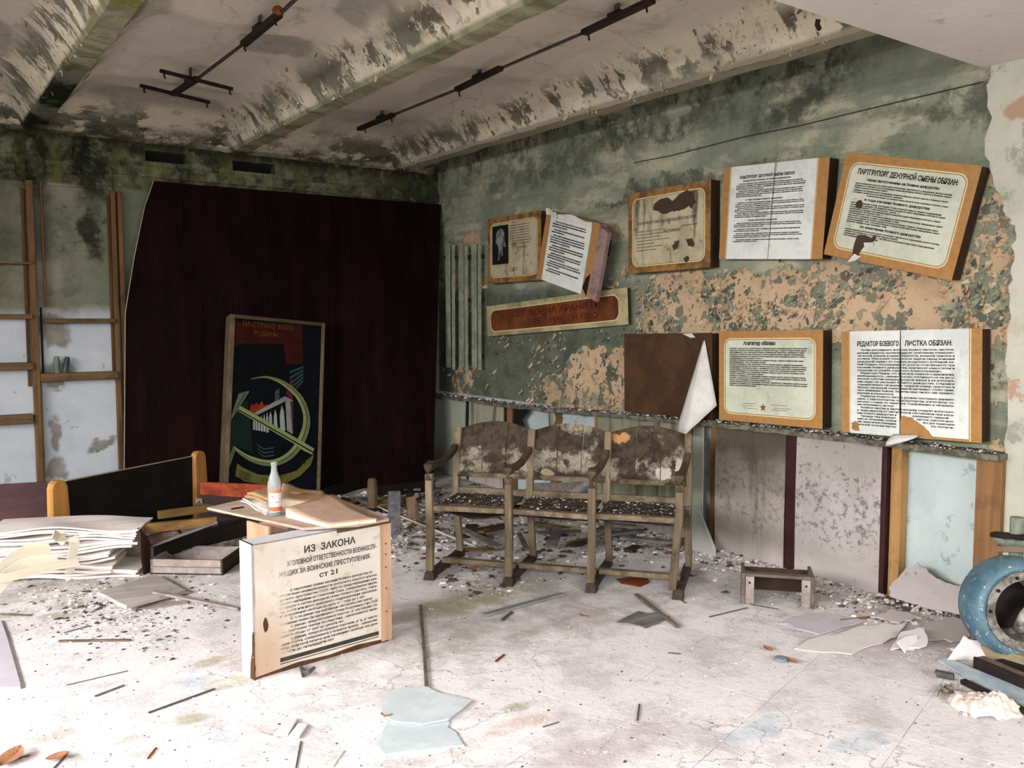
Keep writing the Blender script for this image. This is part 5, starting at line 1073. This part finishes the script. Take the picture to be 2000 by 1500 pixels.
shard('glass_sheet', [(742, 1366), (760, 1347), (835, 1341), (858, 1353), (920, 1366), (918, 1369), (875, 1403), (825, 1413), (770, 1408), (745, 1392)], .006, M_GLS, 'dusty blue-grey glass sheet, the larger upper one of two overlapping pieces', 'glass', .012, 1., 2)
shard('glass_sheet', [(735, 1455), (760, 1402), (873, 1400), (878, 1412), (872, 1420), (890, 1428), (906, 1456), (800, 1467), (752, 1472)], .005, M_GLS, 'dusty blue-grey notched glass sheet under the corner of the larger glass', 'glass', .004, 1., 3)
shard('tile_piece', [(534, 1435), (560, 1402), (581, 1402), (562, 1434)], .007, M_TILE, 'white tile piece, left half of the split pair on the front floor', 'tile', .008); shard('tile_piece', [(564, 1436), (583, 1412), (600, 1414), (584, 1438)], .007, M_TILE, 'white tile piece, right half of the split pair on the front floor', 'tile', .008)
shard('tile_piece', [(462, 1450), (475, 1432), (502, 1428), (545, 1441), (500, 1448)], .005, M_TILE, 'long flat white tile sliver beside the split tile pair', 'tile', .004)
shard('lino_sheet', [(-60, 1345), (-60, 1205), (2, 1211), (14, 1245), (40, 1336), (40, 1341)], .010, M_LINO, 'lilac-grey floor sheet sticking in at the left edge', 'sheet', .004)
stick('wood_strip', (822, 1182), (833, 1343), .014, .010, M_LATH, 'long thin wooden strip pointing from the bench to the glass', 'strip', .004)
stick('metal_strip', (945, 1202), (1100, 1160), .035, .014, M_METL, 'grey metal strip lying on the floor before the bench', 'strip', .004)
stick('wood_splinter', (980, 1212), (1000, 1195), .016, .008, M_SLATEK, 'dark short splinter under the end of the metal strip', 'splinter'); stick('rail_piece', (1242, 1161), (1324, 1224), .022, .014, M_LATH, 'split grey lath on the floor before the last bench seat', 'lath')
stick('twig', (72, 1377), (420, 1300), .008, .006, M_LATH, 'long thin twig lying across the front left tiles', 'twig') if False else None
stick('black_rod', (290, 1392), (420, 1345), .007, .006, M_SLATEK, 'straight black rod on the front left floor', 'rod'); stick('curved_lath', (115, 1252), (255, 1250), .018, .008, M_LATH, 'thin grey lath on the left floor near the lilac sheet', 'lath')
stick('thin_lath', (0, 1199), (60, 1202), .012, .006, M_LATH, 'thin lath entering from the left above the lilac sheet', 'lath'); stick('tan_lath', (300, 1156), (468, 1189), .030, .012, M_PKW, 'tan lath resting on the warped plate and running to the law notice', 'lath', .05, .01)
# warped plate
M_PLATE = wood('whitened_board', '#b9afac', '#a39997', '#cbc3c0', 0, .3, '#5e5653')
w_ = [fz(196, 1163, .03), fz(245, 1179, .045), fz(322, 1160, .05), fz(362, 1150, .02), fz(303, 1121, .03)]
def wp(u, v):
    a = fz(193, 1161, .045).lerp(fz(247, 1178, .06), u); b = fz(302, 1120, .03).lerp(fz(362, 1152, .035), u); p = a.lerp(b, v); p.z += .012*math.cos(u*3)*(1-v); return p
m = MB().sheet(wp, 8, 6, .02); loose('warped_plate', m, M_PLATE, 'warped pinkish board lying tilted on rubble in front of the drawer', 'board', bev=0)
shard('grey_board', [(240, 1178), (365, 1173), (368, 1178), (285, 1190)], .006, M_PKW, 'thin flat board edge under the warped board', 'board', .004)
# splinters, leaves and scraps
for k, (p, q, w, mt, lb, ct) in enumerate((
        ((0, 1494), (58, 1475), .012, M_SLATEK, 'dark curved twig at the lower left corner', 'twig'), ((105, 1500), (131, 1474), .010, M_SLATEK, 'dark thin twig right of the corner leaf', 'twig'),
        ((288, 1482), (305, 1460), .010, M_RSTW, 'reddish splinter standing out on the front left floor', 'splinter'), ((648, 1498), (670, 1466), .012, M_TILE, 'pale splinter at the bottom edge below the glass', 'splinter'),
        ((578, 1500), (588, 1448), .008, M_SLATEK, 'dark thin stick below the split tile pair', 'stick'), ((185, 1360), (243, 1338), .014, M_LATH, 'knobbed grey twig on the front left tiles', 'twig'),
        ((968, 1292), (985, 1278), .014, M_RSTW, 'small reddish chip on the open floor before the bench', 'chip'), ((1305, 1275), (1330, 1277), .010, M_SLATEK, 'dark curved chip on the bare floor right of the bench', 'chip'),
        ((1245, 1407), (1249, 1375), .010, M_SLATEK, 'dark toothed strip on the front floor', 'strip'), ((1385, 1205), (1460, 1187), .012, M_LATH, 'thin stick pointing to the small wooden frame', 'stick'),
        ((1640, 1212), (1765, 1198), .022, M_OCH, 'thin brownish lath lying before the hardboard sheets', 'lath'), ((1465, 1180), (1520, 1190), .010, M_SLATEK, 'dark stick in front of the small wooden frame', 'stick'),
        ((1060, 1420), (1092, 1410), .008, M_LATH, 'bent grey wire piece on the front middle floor', 'wire'), ((125, 1236), (175, 1222), .010, M_LATH, 'crooked twig on the left floor above the grey lath', 'twig'),
        ((130, 1338), (250, 1310), .008, M_LATH, 'thin crooked twig across a tile joint on the left floor', 'twig'), ((1320, 1165), (1340, 1178), .012, M_SLATEK, 'dark splinter by the right foot of the bench', 'splinter'))):
    w *= .62
    stick('floor_splinter' if ct in ('splinter', 'chip') else ct.replace(' ', '_')+'_piece', p, q, w, w*.6, mt, lb, ct)
def leaf(px, s, mat, label, seed):
    r = random.Random(seed); c = fz(*px, .012); a0 = r.uniform(0, 6.28); d = V((math.cos(a0), math.sin(a0), 0)); e = V((-d.y, d.x, 0))
    def fn(u, v): w = math.sin(math.pi*min(1, max(.02, u)))**.7*.36; return c+d*s*(u-.5)+e*s*w*(v-.5)*2+V((0, 0, .3*s*abs(v-.5)*(.4+.6*u)+.1*s*u*u))
    loose('dry_leaf', MB().sheet(fn, 8, 4, .001), mat, label, 'leaf', bev=0)
M_LEAF = plain('dry_brown_leaf', '#94664a', '#74503a', 16, .8)
leaf((22, 1482), .10, M_LEAF, 'large dry orange leaf in the lower left corner of the floor', 1); leaf((112, 1480), .07, M_LEAF, 'dry brown leaf next to the corner leaf and its twig', 2); leaf((1548, 1292), .05, M_LEAF, 'small brown leaf beside the blue cap', 3)
leaf((1500, 1268), .05, M_LEAF, 'small brown leaf behind the blue cap', 4); leaf((755, 1397), .06, M_LEAF, 'crumpled brown leaf at the left corner of the glass', 5); leaf((925, 1113), .09, M_LEAF, 'curled brown leaf under the first bench seat', 6)
leaf((1138, 1203), .04, M_LEAF, 'tiny reddish leaf below the second bench seat', 7)
p = fz(1526, 1290, .004); loose('blue_disc', MB().lathe([(0, 0), (.03, 0), (.032, .006), (.028, .014), (0, .017)], p, n=18), plain('grey_blue_cap', '#74828b', '#5c6a74', 12, .6), 'small round grey-blue cap on the floor before the fallen scrap', 'cap')
m = MB().prism([fz(1205, 1130, .02), fz(1262, 1122, .02), fz(1268, 1136, .01), fz(1250, 1146, .006), fz(1215, 1138, .01)], (0, 0, -.008)); loose('rust_splinter', m, M_RSTW, 'rust-red wood splinter under the last bench seat', 'splinter', bev=0)
m = MB().prism([fz(585, 1305, .006), fz(592, 1310, .006), fz(600, 1318, .006), fz(590, 1324, .006)], (0, 0, .018)); m.tube([fz(592, 1316, .014), fz(604, 1312, .03), fz(614, 1304, .036)], [.012, .01, .008], 6); loose('metal_bit', m, M_SLATEK, 'small dark bent metal bit before the law notice', 'scrap', bev=0)
# small wooden frame before the hardboard
g0, g1 = fz(1452, 1180, 0), fz(1588, 1190, 0); gu = (g1-g0).normalized(); gb = V((-gu.y, gu.x, 0)); gl = (g1-g0).length
fg_ = thing('footstool', (g0+g1)/2+gb*.1, 'small wooden stool-like frame with bored legs in front of the hardboard sheets', 'frame')
fr_ = Fr(g0, gu, (0, 0, 1)); fr_.n = -gb
for x in (.008, gl-.058): 
    l_ = slab(fr_, rect(x, 0.005, x+.045, .15), -.03, 0).build('leg', M_PKW, fg_, bev=.002); MB().lathe([(0, .001), (.006, .001), (.006, 0)], fr_.p(x+.022, .118, 0), -gb, 10).build('bore_hole', M_BLK, l_)
for x in (-.012, gl-.013): slab(fr_, [(x, 0), (x+.02, 0), (x+.018, .165), (x, .168)], -.22, .006).build('side_board', M_LATH, fg_, bev=.002)
slab(fr_, rect(-.012, .152, gl+.006, .168), -.05, .002).build('top_rail', M_LATH, fg_, bev=.002); slab(fr_, rect(0, .03, gl, .15), -.20, -.185).build('back_board', M_DARKWOOD, fg_)
# bench surroundings: propped planks and posts in the heap
M_POSTG = wood('grey_brown_post', '#7d6650', '#5d4935', '#99836b', 2, .35); M_PLKG = wood('charred_grey_plank', '#6a676b', '#48454a', '#8a878b', 0, .5)
p = fz(729, 993, 0); q = fy(727, 934, p.y); m = MB().tube([V((p.x, p.y, 0)), V((q.x, p.y, q.z-.02)), V((q.x, p.y, q.z))], [.043, .038, .028], 10); loose('round_post', m, M_POSTG, 'short round grey-brown post standing in the heap right of the table', 'post')
p0_, p1_ = fz(760, 1050, 0), fz(783, 1050, 0); t0_, t1_ = fy(760, 960, p0_.y+.12), fy(783, 959, p1_.y+.12); m = MB().prism([p0_, p1_, t1_, t0_], (0, .02, 0)); loose('charred_plank', m, M_PLKG, 'charred grey plank leaning upright beside the round post', 'plank')
p0_, p1_ = fz(800, 1020, 0), fz(824, 1022, 0); t0_, t1_ = fy(795, 972, p0_.y+.05), fy(812, 970, p1_.y+.05); m = MB().prism([p0_, p1_, t1_, t0_], (0, .025, 0)); loose('brown_offcut', m, M_POSTG, 'brown tapered offcut standing left of the bench', 'offcut')
stick('white_stick', (738, 990), (925, 1066), .014, .012, M_WHITE, 'long white thin stick running from the heap under the bench', 'stick', .02)
for a, b, zz, mt, lb in (((636, 954), (703, 934), .10, M_BLKP, 'dark skirting plank at the foot of the crimson sheets behind the table'), ((737, 950), (850, 938), .10, M_BLKP, 'dark skirting plank at the foot of the crimson sheets beside the bench')):
    A_, B_ = fz(*a, zz), fz(*b, zz); m = MB().hexa([V((A_.x, A_.y, 0)), V((B_.x, B_.y, 0)), V((B_.x, B_.y+.03, 0)), V((A_.x, A_.y+.03, 0))], [A_, B_, B_+V((0, .03, 0)), A_+V((0, .03, 0))]); loose('skirting_plank', m, mt, lb, 'plank')
r = random.Random(33); seen_ = set()
for k in range(66):
    x, y = r.uniform(640, 860), r.uniform(950, 1010)
    if k > 28: x, y = r.uniform(880, 1330), r.uniform(1015, 1078)
    p = fz(x, y, 0); a = r.uniform(0, math.pi); l = r.uniform(.12, .4); z = r.uniform(.01, .07); d = V((math.cos(a), math.sin(a), r.uniform(-.12, .12)))*l/2
    if p.y > 6.8 or p.x > 4.2: continue
    p.z = abs(d.z)+z*.6
    q_ = r.randrange(5); mt = (M_LATH, M_GRYW, M_PLKG, M_DARKWOOD, M_OCH)[q_]; zn = 'behind the low table' if x < 700 else ('beside the round post' if x < 780 else ('left of the bench' if x < 870 else ('under the first bench seat' if x < 1030 else ('under the middle bench seat' if x < 1180 else 'under the last bench seat'))))
    lb_ = '%s %s lying in the debris %s' % ('long' if l > .27 else 'short', ('brown lath', 'grey plank', 'charred grey plank', 'dark brown plank', 'ochre slat')[q_], zn)
    if lb_ in seen_: continue
    seen_.add(lb_)
    loose('broken_plank', MB().bar(p-d, p+d, r.uniform(.03, .09), r.uniform(.01, .025)), mt, lb_, 'plank', 'broken planks in the heap at the back')
m = MB().hexa([fz(1010, 985, .25), fz(1118, 965, .25), fz(1130, 972, .25), fz(1010, 998, .25)], [p+V((0, 0, .012)) for p in (fz(1010, 985, .25), fz(1118, 965, .25), fz(1130, 972, .25), fz(1010, 998, .25))])
a = fx(1010, 968, 4.1); MB
m = MB().prism([fy(1030, 945, 5.3), fy(1142, 942, 5.2), fy(1122, 975, 5.2), fy(1060, 990, 5.3), fy(1030, 985, 5.3)], (.01, .02, 0)); o = loose('patterned_board', m, plain('speckled_grey_board', '#9c958d', '#7d766e', 40, .9, .9), 'speckled grey board leaning behind the middle bench seat', 'board', bev=0)

# ------------------------------------------------------------------ blue pump casing, valve and rails at the right edge
M_BLUE = plain('chipped_blue_paint', '#4f7b94', '#3d6178', 7, .5, .6, bump=.3); M_FLG = plain('corroded_grey_flange', '#8f8a82', '#3c352f', 12, .8, .8, bump=.5); M_DKR = plain('dark_rusty_iron', '#17110e', '#2c1e16', 10, .85, .7)
t = NT('chipped_blue_enamel'); n = t.noise(9, 6, .7, t.obj); n2 = t.noise(30, 5, .7, t.obj); col = t.mix(t.sm(n, .38, .62), '#41606f', '#56737f'); col = t.mix(t.sm(n2, .60, .64), col, '#a9b4b2'); col = t.mix(t.mul(t.sm(n, .60, .66), .8), col, '#38342f'); M_BLUE = t.out(col, .45, t.bump(n2, .4, .004), .45)
fc_ = V((4.0, 1.80, .232)); ax = V((-.60, -.79, .10)).normalized()
pmp = thing('pump_casing', (fc_.x, fc_.y, 0), 'chipped blue round pump casing with a dark open mouth at the right edge', 'pump')
R0 = .225
MB().lathe([(R0*.86, -.16), (R0*.97, -.12), (R0, -.05), (R0*.985, 0), (R0*.93, .035), (R0*.86, .05), (R0*.80, .048), (R0*.76, .035)], fc_, ax, 40).build('casing_ring', M_BLUE, pmp, smooth=True)
MB().lathe([(R0*.77, .036), (R0*.76, .044), (R0*.60, .044), (R0*.585, .03), (R0*.585, -.10), (R0*.5, -.13)], fc_, ax, 40).build('flange', M_FLG, pmp)
MB().lathe([(R0*.9, -.14), (.10, -.14), (0, -.13)], fc_, ax, 32).build('inner_back', M_DKR, pmp)
a_1 = ax.orthogonal().normalized(); sd = ax.cross(V((0, 0, 1))).normalized(); up_ = sd.cross(ax)
if sd.dot(cR) < 0: sd = -sd; up_ = V((0, 0, 1))
for k in range(10):
    a = 2*math.pi*k/10; p = fc_+(sd*math.cos(a)+up_*math.sin(a))*R0*.69+ax*.044; MB().lathe([(0, .004), (.008, .004), (.008, 0)], p, ax, 8).build('bolt_hole', M_BLK, pmp)
MB().tube([fc_+sd*.15+up_*.06-ax*.02, fc_+sd*.07+up_*.03, fc_+sd*.02-up_*.03, fc_+sd*.0-up_*.10-ax*.02], [.03, .03, .028, .026], 12).build('inner_pipe', plain('flaking_white_pipe', '#a9a39c', '#3a302a', 14, .7, .9), pmp, smooth=True)
p = fz(1975, 1280, 0); m = MB().box((fc_.x-.10, fc_.y-.12, 0), (fc_.x+.14, fc_.y+.14, .06)); m.build('foot', plain('tan_foot', '#8f8064', '#6f6249', 9, .8), pmp, bev=.006)
# valve behind it, at the pier
va, vb = fx(1938, 1043, 4.2), fx(2010, 1045, 4.2)
vl = thing('pipe_valve', (4.2, va.y-.1, 0), 'grey-green old valve with bars standing behind the blue pump casing', 'valve'); M_VAL = plain('grey_green_iron', '#7d8478', '#4f5349', 12, .7, .8)
MB().bar(va, vb+V((0, -.12, 0)), .05, .022).build('flat_bar', M_DKR, vl, bev=.003); MB().tube([fx(1945, 1052, 4.2), fx(1965, 1060, 4.2), fx(2020, 1063, 4.2)], .02, 8).build('curved_pipe', M_VAL, vl)
MB().bar(fx(1948, 1071, 4.2), fx(2020, 1072, 4.2), .05, .03).build('lower_bar', plain('brown_bar', '#7d6c58', '#5a4c3c'), vl, bev=.003); q = fx(1985, 1060, 4.22); MB().tube([V((q.x, q.y, 0)), V((q.x, q.y, q.z+.12))], .03, 10).build('stem', M_VAL, vl)
# channel and strip
a, b = fz(1903, 1286, .05), fz(2060, 1352, .05); d = (b-a).normalized(); s_ = V((-d.y, d.x, 0))
chn = thing('steel_channel', (a+b)/2+V((0, 0, -.05)), 'dark rusty steel channel lying below the blue pump casing', 'channel')
MB().bar(a-V((0, 0, .02)), b-V((0, 0, .02)), .012, .055).build('web', M_DKR, chn); MB().bar(a+s_*.025, b+s_*.025, .06, .008).build('flange', plain('pale_rust_edge', '#6b5b50', '#40322a', 14), chn); MB().bar(a+s_*.16-V((0, 0, .03)), b+s_*.16-V((0, 0, .03)), .24, .012).build('dark_plate', M_DKR, chn)
m = MB().prism([fz(1832, 1288, .012), fz(1850, 1284, .012), fz(2040, 1362, .012), fz(2040, 1392, .012), fz(1900, 1330, .012)], (0, 0, -.008)); loose('blue_strip', m, M_LBLUE, 'long pale blue painted strip lying along the steel channel', 'strip', bev=0)
stick('dark_edge_lath', (1880, 1330), (2040, 1408), .03, .02, M_DKR, 'dark lath along the lower edge of the pale blue strip', 'lath')
p = fz(1845, 1325, .004); d = V((.35, -.94, 0)); sp = thing('coil_spring', p, 'small dark coil spring lying before the blue strip', 'spring')
MB().tube([p+V((.0, 0, .016))+d*(-.035+.07*k/64)+(V((0, 0, 1))*math.sin(k*.78)+d.cross(V((0, 0, 1)))*math.cos(k*.78))*.014 for k in range(65)], .0032, 5).build('coil', M_SLATEK, sp)
def wool(c, r0, n, seed):
    r = random.Random(seed); m = MB()
    for k in range(n):
        q = c+V((r.gauss(0, r0), r.gauss(0, r0*.5), abs(r.gauss(0, r0*.22)))); s = r.uniform(.008, .024)*(1.5-min(1,abs(q.x-c.x)/r0/2)); vs = []
        for i in range(6):
            for j in range(8):
                th_ = math.pi*i/5; ph = 2*math.pi*j/8; d = V((math.sin(th_)*math.cos(ph), math.sin(th_)*math.sin(ph), math.cos(th_)*.6)); vs.append(q+d*s*(1+.8*mnoise.noise(q*30+d*3)))
        m.add(vs, [(i*8+j, i*8+(j+1) % 8, i*8+8+(j+1) % 8, i*8+8+j) for i in range(5) for j in range(8)])
    return m
wc = fz(1925, 1385, .0); wu = (fz(1985, 1390, 0)-fz(1870, 1378, 0)); wv = V((-wu.y, wu.x, 0)).normalized(); wl_ = wu.length; wu = wu.normalized()
def wfn(u, v):
    a, b = (u-.5)*2, (v-.5)*2; rad = math.sqrt(a*a+b*b); p = wc+wu*a*wl_*.62+wv*b*.10
    n_ = mnoise.fractal(p*14, .7, 2.2, 5); e = max(0, 1-rad**2*(1+.5*mnoise.noise(p*9)))
    p = p+(wu*mnoise.noise(p*25)+wv*mnoise.noise(p*25+V((5, 5, 5))))*.012; p.z = .001+(.055*e**.6*(1+.55*n_)) if e > 0 else -.004; return p
mw = MB().grid(wfn, 80, 46); mt_ = wool(wc, .06, 70, 4); mw.add(mt_.v, mt_.f)
o = mw.build('wool_clump', plain('dirty_white_wool', '#d8cbc0', '#c2b3a8', 30, .95, .6, bump=.6), smooth=True); tag(o, 'fluffy dirty-white insulation clump on the floor at lower right', 'insulation', kind='stuff')
r = random.Random(9)
m = MB().sheet(lambda u, v: fz(1830, 1362, .01).lerp(fz(1866, 1355, .01), u).lerp(fz(1838, 1345, .01).lerp(fz(1860, 1342, .01), u), v)+V((0, 0, .02*abs(math.sin(u*7+v*5)))), 8, 5, .002); loose('crumpled_scrap', m, plain('brown_grey_scrap', '#7d7064', '#54483e', 14, .9), 'crumpled brown-grey scrap left of the insulation clump', 'scrap', bev=0)
def tilted(name, px, zs, th, mat, label, cat, jag, seed):
    a, b, c = [fz(x, y, z) for (x, y), z in zip(px[:3], zs)]; nn = (b-a).cross(c-a); P_ = []
    for x, y in ragged(px, jag, seed, 4):
        d = ray(x, y); P_.append(cC+d*((a-cC).dot(nn)/d.dot(nn)))
    m = MB().prism([p-V((0, 0, th)) for p in P_], (0, 0, th)); loose(name, m, mat, label, cat, bev=0)
tilted('plaster_sheet', [(1741, 1266), (1812, 1262), (1806, 1226), (1762, 1234)], (.012, .03, .05), .006, M_TILE, 'crumpled white plaster sheet tilted up before the fallen scrap', 'sheet', 3, 1)
tilted('plaster_sheet', [(1765, 1272), (1800, 1262), (1788, 1240), (1752, 1252)], (.014, .012, .05), .006, M_TILE, 'small white plaster sheet propped against the larger tilted one', 'sheet', 2.5, 2)
tilted('hardboard_flake', [(1808, 1248), (1880, 1252), (1918, 1220), (1862, 1206), (1805, 1214)], (.012, .012, .03), .006, M_S5, 'grey fallen hardboard flake at the foot of the bare bay', 'sheet', 3, 3)
tilted('plaster_sheet', [(1852, 1290), (1925, 1282), (1930, 1256), (1880, 1244)], (.010, .012, .06), .007, M_TILE, 'broken white plaster flake leaning beside the pump casing', 'sheet', 3, 4)
tilted('floor_sheet', [(1550, 1264), (1660, 1276), (1745, 1248), (1770, 1218), (1690, 1218), (1610, 1242)], (.010, .009, .012), .004, M_TILE, 'broad dusty sheet lying flat before the hardboard sheets', 'sheet', 4, 5)
tilted('floor_sheet', [(1520, 1215), (1600, 1236), (1690, 1212), (1610, 1196)], (.010, .010, .012), .004, M_LINO, 'dusty lilac-grey sheet lying by the front of the footstool', 'sheet', 4, 6)
tilted('plaster_sheet', [(1700, 1206), (1760, 1216), (1800, 1204), (1740, 1192)], (.012, .012, .03), .006, M_S5, 'grey flake under the torn low scrap at the bare bay', 'sheet', 3, 7)
tilted('plaster_sheet', [(1205, 1212), (1260, 1226), (1312, 1204), (1250, 1192)], (.010, .010, .014), .005, M_GRYW, 'dusty grey sheet beside the split grey lath before the bench', 'sheet', 3, 8)

# ------------------------------------------------------------------ what nobody could count: rubble, crumbs, flakes
M_CHW, M_CHG, M_CHD, M_CHR = plain('white_plaster_chip', '#d6cfcc', '#beb6b2', 20, .9, bump=0), plain('grey_plaster_chip', '#97908a', '#7d766f', 20, .9, bump=0), plain('dark_chip', '#3d3833', '#58514a', 20, .9, bump=0), plain('brown_chip', '#6a4d36', '#4c3625', 20, .9, bump=0)
CH = [M_CHW, M_CHG, M_CHD, M_CHR]
r = random.Random(77)
def chip(m, p, s, flat=.35):
    a = r.uniform(0, 6.28); n = r.choice((4, 4, 5)); tl = V((r.uniform(-.3, .3), r.uniform(-.3, .3), 1)); b = []; t_ = []
    for k in range(n):
        q = a+2*math.pi*k/n+r.uniform(-.4, .4); rad = s*r.uniform(.5, 1); d = V((rad*math.cos(q)*1.4, rad*math.sin(q), 0)); d.z = -(d.x*tl.x+d.y*tl.y)*.6
        b.append(p+d); t_.append(p+d*r.uniform(.7, 1)+V((0, 0, s*flat*r.uniform(.6, 1.3))))
    m.hexa(b, t_)
def pick(w):
    x = r.random()*sum(w)
    for i, k in enumerate(w):
        x -= k
        if x <= 0: return i
    return 0
def rubble(name, n, gen, wts, s0, s1, label, flat=.35):
    m = MB(); cnt = 0
    while cnt < n:
        p = gen()
        if p is None: continue
        m.cur = pick(wts); chip(m, p, s0*(s1/s0)**(r.random()**2.2), flat); cnt += 1
    tag(m.build(name, CH), label, 'rubble', kind='stuff')
def zfl(p): p.z = .003; return p
rubble('floor_grit', 5200, lambda: zfl(fz(r.uniform(-20, 2020), 1090+410*r.random()**1.25)), (5, 4, .8, .3), .0016, .007, 'fine plaster grit strewn all over the floor')
rubble('wall_rubble', 2600, lambda: zfl(V((4.36-abs(r.gauss(0, .22)), r.uniform(1.9, 5.2), 0))), (5, 4, 1.2, .5), .003, .024, 'plaster rubble along the foot of the hardboard sheets', .5)
rubble('bench_rubble', 3800, lambda: zfl(V((r.uniform(2.4, 4.3), r.uniform(3.9, 6.7), 0))), (3, 4, 3.4, 1.4), .003, .03, 'plaster and wood rubble under and behind the bench', .5)
rubble('back_rubble', 2600, lambda: zfl(fz(r.uniform(380, 860), r.uniform(955, 1075))), (3, 4, 3, 1.2), .004, .03, 'dark rubble in the heap behind the low table', .6)
rubble('left_rubble', 1500, lambda: zfl(fz(r.gauss(230, 110), r.gauss(1180, 45))), (5, 2, 3, .6), .003, .018, 'white and dark chips on the left floor before the drawer', .4)
def seat_pt():
    i = r.randrange(3); p = B(SX[i]+.04+.40*r.random(), .03+.36*r.random(), 0); p.z = .434; return p
rubble('seat_crumbs', 520, seat_pt, (5, 3, 1, .3), .002, .011, 'plaster crumbs fallen on the bench seats')
def led_pt():
    Y = r.uniform(2.1, 7.5); return V((r.uniform(XP-.045, XW-.01), Y, zl(Y)+.001))
rubble('ledge_crumbs', 1300, led_pt, (3, 4, 2, .3), .003, .016, 'paint crumbs lying along the ledge of the panelling', .6)
# curled paint flakes on the wall
M_FK = [plain('sage_flake', '#8b8f78', '#757a66', 12, .9, bump=0), plain('dark_sage_flake', '#565b4e', '#444840', 12, .9, bump=0), plain('cream_flake', '#bcae92', '#a59878', 12, .9, bump=0), plain('peach_flake', '#bd9c7c', '#a48365', 12, .9, bump=0)]
def flake(m, p, n_, up, s):
    sd_ = up.cross(n_).normalized(); a = r.uniform(-1.2, 1.2); e1_ = (sd_*math.cos(a)+up*math.sin(a)); e2_ = (up*math.cos(a)-sd_*math.sin(a)); w = s*r.uniform(.4, .9); h_ = s*r.uniform(.7, 1.3); c = r.uniform(.2, .8); vs = []
    for j in range(4):
        v_ = j/3; lift = c*h_*v_*v_; wj = w*(1, .95, .8, .45)[j]
        for q in (-1, 1): vs.append(p+e1_*wj*.5*q*r.uniform(.7, 1.1)-e2_*h_*v_*(1-.3*c*v_)+n_*(lift+.002))
    m.add(vs, [(2*j, 2*j+1, 2*j+3, 2*j+2) for j in range(3)])
def nz(Y, Z): return mnoise.noise(V((Y*2.6, Z*2.6, 3.3)))+.5*mnoise.noise(V((Y*7, Z*7, 1.3)))
m = MB(); cnt = 0
while cnt < 1700:
    k = r.random()
    if k < .66: Y, Z = r.uniform(2.05, 4.75), r.gauss(1.62, .13)
    elif k < .88: Y, Z = r.uniform(4.5, 6.6), r.uniform(.82, 1.45)
    elif k < .95: Y, Z = r.uniform(6.5, 7.5), r.uniform(.82, 2.2)
    else: Y, Z = r.uniform(2.05, 2.4), r.uniform(1.0, 2.3)
    if not (.82 < Z < 2.4) or nz(Y, Z) < -.30: continue
    m.cur = pick((4, 2.5, 3, 3)); flake(m, V((XW-.001, Y, Z)), V((-1, 0, 0)), V((0, 0, 1)), .012+.04*r.random()**2.5); cnt += 1
tag(m.build('wall_paint_flakes', M_FK), 'curling sage and cream paint flakes between the notice boards', 'paint flakes', kind='stuff')
# plaster flakes hanging on ribs
M_RF = [plain('cream_plaster_flake', '#c9bd9f', '#b0a484', 12, .9, bump=0), plain('grey_plaster_flake', '#7c7966', '#5d5b4c', 12, .9, bump=0)]
m = MB(); cnt = 0
while cnt < 1500:
    c = r.choice((.915, 2.465, 2.465, 4.03, 4.03)); Y = r.uniform(2.4, YB-.1); dx = -(.055+.22*r.random()**1.8); x = c+dx
    if mnoise.noise(V((x*3, Y*2.4, 7))) < -.08: continue
    z = cz(x, Y); z2 = cz(x+.02, Y); nn = V((-(z-z2)/.02*-1, 0, -1)); nn = V((-(z-z2)/.02, 0, -1)).normalized()
    nn = V((-abs(nn.x), 0, nn.z)); m.cur = pick((4, 2)); flake(m, V((x, Y, z))+nn*.001, nn, V((-nn.z*-1, 0, abs(nn.x))).normalized() if abs(nn.x) > .05 else V((0, 1, 0)), .008+.026*r.random()**3); cnt += 1
tag(m.build('rib_plaster_flakes', M_RF), 'peeling plaster flakes hanging along the ceiling ribs', 'plaster flakes', kind='stuff')
